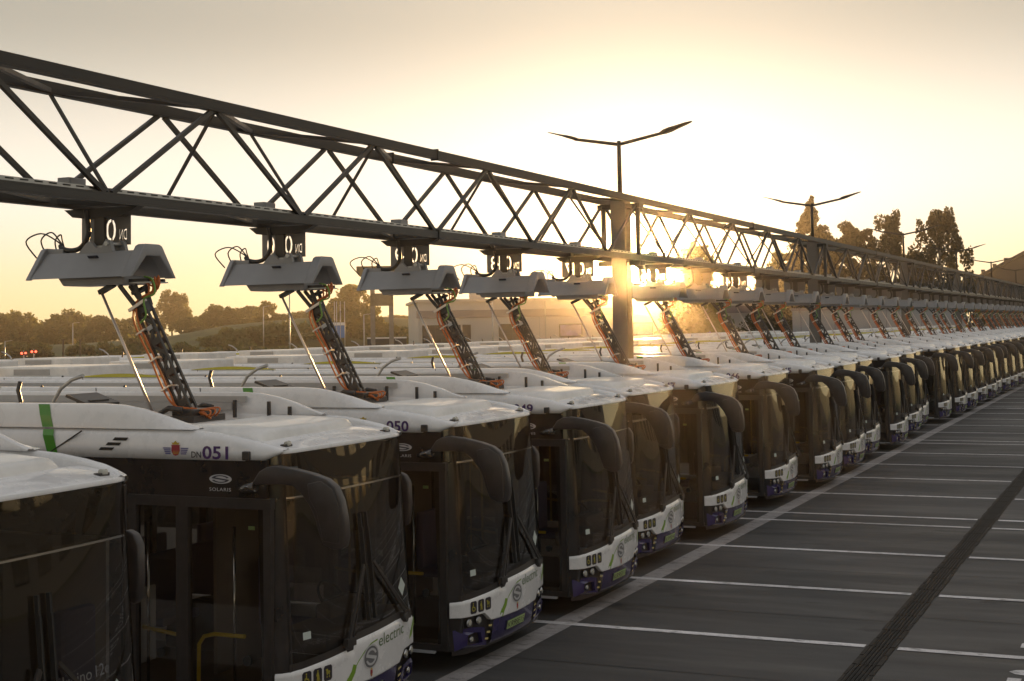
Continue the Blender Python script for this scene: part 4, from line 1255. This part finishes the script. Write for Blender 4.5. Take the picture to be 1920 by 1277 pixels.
# trees at the right and behind the sun
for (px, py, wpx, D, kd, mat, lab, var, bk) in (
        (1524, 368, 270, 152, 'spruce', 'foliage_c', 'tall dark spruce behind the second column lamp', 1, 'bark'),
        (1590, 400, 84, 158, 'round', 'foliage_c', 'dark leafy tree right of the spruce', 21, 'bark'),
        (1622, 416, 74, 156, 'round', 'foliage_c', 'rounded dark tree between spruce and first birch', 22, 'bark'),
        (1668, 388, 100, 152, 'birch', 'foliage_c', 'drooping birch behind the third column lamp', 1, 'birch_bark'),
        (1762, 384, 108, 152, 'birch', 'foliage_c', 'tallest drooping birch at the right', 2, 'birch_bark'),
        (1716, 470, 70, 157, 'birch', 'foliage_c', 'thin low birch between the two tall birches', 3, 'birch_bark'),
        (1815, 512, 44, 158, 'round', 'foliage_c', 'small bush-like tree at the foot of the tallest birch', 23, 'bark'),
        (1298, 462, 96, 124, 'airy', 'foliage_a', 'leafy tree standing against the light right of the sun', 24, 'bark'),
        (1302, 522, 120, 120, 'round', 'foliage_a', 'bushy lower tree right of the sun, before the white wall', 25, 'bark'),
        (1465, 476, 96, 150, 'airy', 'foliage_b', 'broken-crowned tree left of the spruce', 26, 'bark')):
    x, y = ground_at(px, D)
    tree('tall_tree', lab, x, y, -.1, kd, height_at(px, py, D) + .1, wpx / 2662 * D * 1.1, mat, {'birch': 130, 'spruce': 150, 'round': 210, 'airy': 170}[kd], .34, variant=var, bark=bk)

# ------------------------------------------------------------------ buildings behind
def wall_frame(p0, p1):
    p0 = Vector(p0); p1 = Vector(p1); ax = (p1 - p0).normalized(); nrm = Vector((ax.y, -ax.x, 0))
    return lambda u, v, o=0.0: (p0.x + ax.x * u + nrm.x * o, p0.y + ax.y * u + nrm.y * o, v), (p1 - p0).length
# retail hall
p0 = ground_at(782, 152); p1 = ground_at(1500, 160)
fnr, Lr = wall_frame((*p0, 0), (*p1, 0))
b = empty('retail_hall')
m = MB(); m.prism([(0, -.1), (Lr, -.1), (Lr, 6.9), (0, 6.9)], lambda a, bb_, t: fnr(a, bb_, t), -22, 0); m.build('wall', 'wall_white', b)
m = MB(); m.prism([(-.2, 5.15), (Lr + .2, 5.15), (Lr + .2, 5.95), (-.2, 5.95)], lambda a, bb_, t: fnr(a, bb_, t), .02, .12); m.build('stripe_band', 'wall_stripe', b)
m = MB(); m.prism([(-.3, 6.85), (Lr + .3, 6.85), (Lr + .3, 7.15), (-.3, 7.15)], lambda a, bb_, t: fnr(a, bb_, t), -22.2, .2); m.build('parapet', 'wall_white', b)
for (ua, ub, va, vb) in ((.4, 3.2, .3, 4.4), (3.4, 4.5, .3, 4.4), (4.7, 5.6, .3, 4.4), (8.6, 11.6, .3, 4.4)):
    m = MB(); m.prism([(ua, va), (ub, va), (ub, vb), (ua, vb)], lambda a, bb_, t: fnr(a, bb_, t), .02, .06); w = m.build('window', 'steel_dark', b)
    nx_ = 2; nz_ = 4
    for i in range(nx_):
        for j in range(nz_):
            a0 = ua + .06 + (ub - ua - .06) * i / nx_; a1 = ua + (ub - ua - .06) * (i + 1) / nx_
            v0 = va + .06 + (vb - va - .06) * j / nz_; v1 = va + (vb - va - .06) * (j + 1) / nz_
            k = MB(); k.prism([(a0, v0), (a1, v0), (a1, v1), (a0, v1)], lambda a, bb_, t: fnr(a, bb_, t), .062, .075); k.build('pane', 'window_glass', w)
for i, uc in enumerate((16.4, 24.2, 31.4)):
    m = MB(); m.prism([(uc - 1.25, 2.9), (uc + 1.25, 2.9), (uc + 1.25, 4.3), (uc - 1.25, 4.3)], lambda a, bb_, t: fnr(a, bb_, t), .13, .2); po = m.build('poster_frame', 'steel_dark', b)
    m = MB(); m.prism([(uc - 1.15, 3.0), (uc + 1.15, 3.0), (uc + 1.15, 4.2), (uc - 1.15, 4.2)], lambda a, bb_, t: fnr(a, bb_, t), .201, .21); m.build('poster', 'poster_violet', po)
for i in range(12):
    m = MB(); u = 13 + i * (Lr - 14) / 12
    m.prism([(u, 0), (u + .06, 0), (u + .06, 5.1), (u, 5.1)], lambda a, bb_, t: fnr(a, bb_, t), .005, .03); m.build('wall_seam', 'wall_grey', b)
for u in (6.0, 27.0):
    m = MB(); m.prism([(u, 7.1), (u + 1.6, 7.1), (u + 1.6, 7.9), (u, 7.9)], lambda a, bb_, t: fnr(a, bb_, t), -6, -4); m.build('roof_unit', 'wall_grey', b)
for u in (13.6, 21.5, 29.0):
    m = MB(); m.prism([(u, .0), (u + .12, .0), (u + .12, 6.8), (u, 6.8)], lambda a, bb_, t: fnr(a, bb_, t), .13, .24); m.build('downpipe', 'wall_grey', b)
m = MB(); m.prism([(14.6, 0), (16.4, 0), (16.4, 2.2), (14.6, 2.2)], lambda a, bb_, t: fnr(a, bb_, t), .02, .07); m.build('service_door', 'wall_stripe', b)
m = MB(); m.prism([(0, 0), (Lr, 0), (Lr, .5), (0, .5)], lambda a, bb_, t: fnr(a, bb_, t), .03, .10); m.build('plinth', 'wall_stripe', b)
tag(b, 'low white retail hall with a dark stripe and wide windows behind the buses', 'building')
for i, u in enumerate((19.0, 20.8, 26.0, 28.2, 33.4)):
    x, y, _ = fnr(u, 0, 4.0)
    e = empty('dome_container', (x, y, 0))
    m = MB(); m.tube([(0, 0, 0), (0, 0, .9), (0, 0, 1.5), (0, 0, 1.85), (0, 0, 2.0)], [.75, .8, .62, .3, .16], 14); m.build('body', 'bin_blue', e)
    MB().tube([(0, 0, 2.0), (0, 0, 2.2)], .2, 8).build('cap', 'bin_blue', e)
    tag(e, 'violet dome-shaped container before the white hall, %s from the left' % ORD[i + 1], 'container', 'dome containers before the white hall')
# grey warehouse at the right
wp0 = ground_at(1482, 143); wp1 = ground_at(1806, 143)
fng, Lg = wall_frame((*wp0, 0), (*wp1, 0))
b = empty('grey_warehouse')
m = MB(); m.prism([(0, -.1), (Lg, -.1), (Lg, 5.25), (0, 5.25)], lambda a, bb_, t: fng(a, bb_, t), -6, 0); m.build('wall', 'wall_grey', b)
m = MB(); m.prism([(-.15, 5.15), (Lg + .15, 5.15), (Lg + .15, 5.4), (-.15, 5.4)], lambda a, bb_, t: fng(a, bb_, t), -6.1, .1); m.build('parapet', 'wall_stripe', b)
for i in range(3):
    u = 2.2 + i * 7
    m = MB(); m.prism([(u, 2.6), (u + 1.8, 2.6), (u + 1.8, 3.1), (u, 3.1)], lambda a, bb_, t: fng(a, bb_, t), .01, .05); w = m.build('window', 'window_glass', b)
for i in range(10):
    u = .8 + i * Lg / 10
    m = MB(); m.prism([(u, 0), (u + .05, 0), (u + .05, 5.1), (u, 5.1)], lambda a, bb_, t: fng(a, bb_, t), .002, .02); m.build('wall_seam', 'wall_stripe', b)
tag(b, 'long plain grey warehouse wall behind the far pantographs', 'building')
# dark gabled hall far right
hx, hy0, hy1 = 197, -19, 17
b = empty('dark_hall')
m = MB(); m.prism([(hy1, -.1), (hy0, -.1), (hy0, 9.3), (-1, 18.6), (hy1, 9.3)], lambda a, bb_, t: (t, a, bb_), hx, hx + 40); m.build('wall', 'wall_dark', b)
m = MB(); m.prism([(hy1 + .6, 9.1), (-1, 18.6), (hy0 - .6, 9.1), (hy0 - .6, 9.5), (-1, 19.1), (hy1 + .6, 9.5)], lambda a, bb_, t: (t, a, bb_), hx - .5, hx + 40.5); m.build('roof', 'wall_dark', b)
for q in range(3):
    m = MB(); m.tube([(hx + 2, 15.5 - q * 1.6, 9.8 + q * .8), (hx + 2, 15.5 - q * 1.6, 11.2 + q * .8)], .3, 8); m.build('roof_vent', 'wall_dark', b)
tag(b, 'dark hall with sloping roof at the right edge', 'building')
# twin-post advertising pylon
px_, py_ = ground_at(714, 132)
b = empty('sign_pylon', (px_, py_, 0), az_of(714) + math.pi / 2)
for sx_ in (-.85, .85):
    MB().box((sx_, 0, 4.6), (.42, .5, 9.6)).build('pylon_post', 'concrete', b)
MB().box((0, -.1, 6.8), (2.1, .7, 1.15)).build('lower_board', 'board_beige', b)
m = MB(); m.prism([(-2.3, 9.9), (2.6, 9.9), (2.6, 9.2), (2.4, 8.95), (-2.0, 8.95), (-2.3, 9.3)], lambda a, bb_, t: (-a, t, bb_), -.3, .3); m.build('top_board', 'board_green', b)
tag(b, 'two-post advertising pylon with a wide board on top and a square board below', 'sign')
# flagpoles
for i, px in enumerate((625, 629, 636, 644)):
    x, y = ground_at(px, 152)
    e = empty('flagpole', (x, y, 0), az_of(px) + math.pi / 2)
    MB().tube([(0, 0, 0), (0, 0, 7.1)], [.06, .035], 8).build('pole', 'galvanised', e)
    MB().box((.28, 0, 3.9), (.5, .04, 1.3)).build('banner', 'banner_blue', e)
    MB().box((.28, 0, 4.72), (.5, .045, .3)).build('banner_top', 'banner_white', e)
    tag(e, '%s of four white flagpoles with a blue banner, from the left' % ORD[i + 1], 'flagpole', 'flagpoles with blue banners')
# far street lamps and posts
for i, (px, pt, D) in enumerate(((8, 640, 190), (135, 606, 205), (492, 575, 190), (541, 547, 125), (1026, 440, 70), (680, 590, 150), (921, 555, 140))):
    if px == 1026: continue
    x, y = ground_at(px, D); hh = height_at(px, pt, D)
    e = empty('light_pole', (x, y, 0), az_of(px) + math.pi / 2)
    MB().tube([(0, 0, 0), (0, 0, hh)], [.09, .05], 8).build('pole', 'galvanised', e)
    MB().bar((0, 0, hh), (-.9, 0, hh + .12), .08, .06).build('lamp_arm', 'galvanised', e)
    tag(e, ['thin pole at the far left edge', 'tall pale pole before the left tree line', 'pale pole left of the second pantograph', 'tall street lamp behind the second charging hood', '', 'thin mast left of the advertising pylon', 'slim mast before the white hall'][i], 'pole')
for i, px in enumerate((117, 149)):
    x, y = ground_at(px, 195); e = empty('wooden_post', (x, y, 0))
    MB().tube([(0, 0, 0), (0, 0, height_at(px, 636, 195))], .12, 8).build('shaft', 'bark', e)
    MB().box((0, 0, height_at(px, 637, 195)), (.1, .6, .1)).build('cross_arm', 'bark', e)
    tag(e, ('left' if i == 0 else 'right') + ' of two dark wooden posts before the far bank', 'post')
# level-crossing signals with twin red lamps
for i, (px, py) in enumerate(((43, 662), (62, 659))):
    D = 180; x, y = ground_at(px, D); z = height_at(px, py, D)
    e = empty('crossing_signal', (x, y, 0), az_of(px) + math.pi / 2)
    MB().tube([(0, 0, 0), (0, 0, z + .3)], .06, 8).build('mast', 'galvanised', e)
    MB().box((0, 0, z), (.85, .12, .4)).build('backboard', 'rubber', e)
    for sg in (-1, 1):
        MB().tube([(sg * .22, .06, z), (sg * .22, .12, z)], .13, 12).build('lamp', 'red_lamp', e)
    tag(e, ('left' if i == 0 else 'right') + ' red twin-lamp crossing signal before the left bank', 'traffic light')
# parked vehicles in the lot behind
def car(px, D, rz, mat, lab, L=4.3):
    x, y = ground_at(px, D); e = empty('parked_car', (x, y, .6), rz)
    m = MB(); m.prism([(-L / 2, .35), (L / 2, .35), (L / 2, .75), (L / 2 - .9, .92), (L / 2 - 1.6, 1.42), (-L / 2 + 1.2, 1.45), (-L / 2 + .3, .95), (-L / 2, .85)], lambda a, b_, t: (a, t, b_), -.85, .85); m.build('body', mat, e, bev=.06)
    for sg in (-1, 1):
        m = MB(); m.prism([(L / 2 - 1.1, .95), (L / 2 - 1.65, 1.36), (-L / 2 + 1.25, 1.38), (-L / 2 + .6, .98)], lambda a, b_, t: (a, t, b_), sg * .852, sg * .87); m.build('window', 'window_glass', e)
        for wx in (-L * .3, L * .3):
            MB().tube([(wx, sg * .7, .32), (wx, sg * .88, .32)], .32, 12).build('wheel', 'rubber', e)
    tag(e, lab, 'car', 'cars parked before the bank')
car(765, 118, 2.2, 'car_silver', 'silver car showing its roof above the bus roofs')
car(668, 150, 2.0, 'car_white', 'pale car parked right of the flagpoles')
car(805, 135, 2.1, 'car_white', 'white car parked left of the hall windows')
for i, px in enumerate((700, 722, 745)):
    x, y = ground_at(px, 142); e = empty('parked_trailer', (x, y, .5), az_of(px) + math.pi / 2)
    MB().box((0, 0, 1.9), (1.5, 2.2, 1.5), bev=.08).build('body', 'wall_dark', e)
    MB().box((0, 0, 2.70), (1.55, 2.3, .12)).build('roof', 'car_white', e)
    for sg in (-1, 1): MB().tube([(sg * .6, -1.15, .5), (sg * .6, -1.0, .5)], .4, 10).build('wheel', 'rubber', e)
    tag(e, '%s of three dark box trailers below the advertising pylon' % ORD[i + 1], 'trailer', 'box trailers by the pylon')

# ------------------------------------------------------------------ depot building behind the viewer (seen only mirrored in the glass)
b = empty('depot_building', (30, -44, 0))
MB().box((0, -5, 4.0), (170, 10, 8.1)).build('wall', 'brick_wall', b)
MB().box((0, -5, 8.2), (171, 11, .3)).build('roof', 'wall_dark', b)
for i in range(28):
    for z in (2.2, 5.6):
        MB().box((-78 + i * 5.8, .04, z), (3.4, .06, 1.9)).build('window', 'coated_glazing', b)
tag(b, 'long office building mirrored faintly in the windscreens', 'building')

# ------------------------------------------------------------------ sunlit evening haze
hz = MB().box((190, 122, 11.5), (500, 380, 25)).mesh('haze')
ho = link('haze', hz)
hm = bpy.data.materials.new('haze')
hm.use_nodes = True
t = hm.node_tree
t.nodes.remove(t.nodes['Principled BSDF'])
pv = t.nodes.new('ShaderNodeVolumePrincipled')
pv.inputs['Color'].default_value = (0.95, 0.92, 0.88, 1)
pv.inputs['Density'].default_value = 0.00032
pv.inputs['Anisotropy'].default_value = 0.45
# coarse droplets that throw light almost straight on, so the air glows close to the sun
pv2 = t.nodes.new('ShaderNodeVolumePrincipled')
pv2.inputs['Color'].default_value = (1.0, 0.74, 0.38, 1)
pv2.inputs['Density'].default_value = 0.0002
pv2.inputs['Anisotropy'].default_value = 0.982
ad = t.nodes.new('ShaderNodeAddShader')
t.links.new(pv.outputs[0], ad.inputs[0])
t.links.new(pv2.outputs[0], ad.inputs[1])
t.links.new(ad.outputs[0], t.nodes['Material Output'].inputs['Volume'])
hz.materials.append(hm)
tag(ho, kind='stuff')
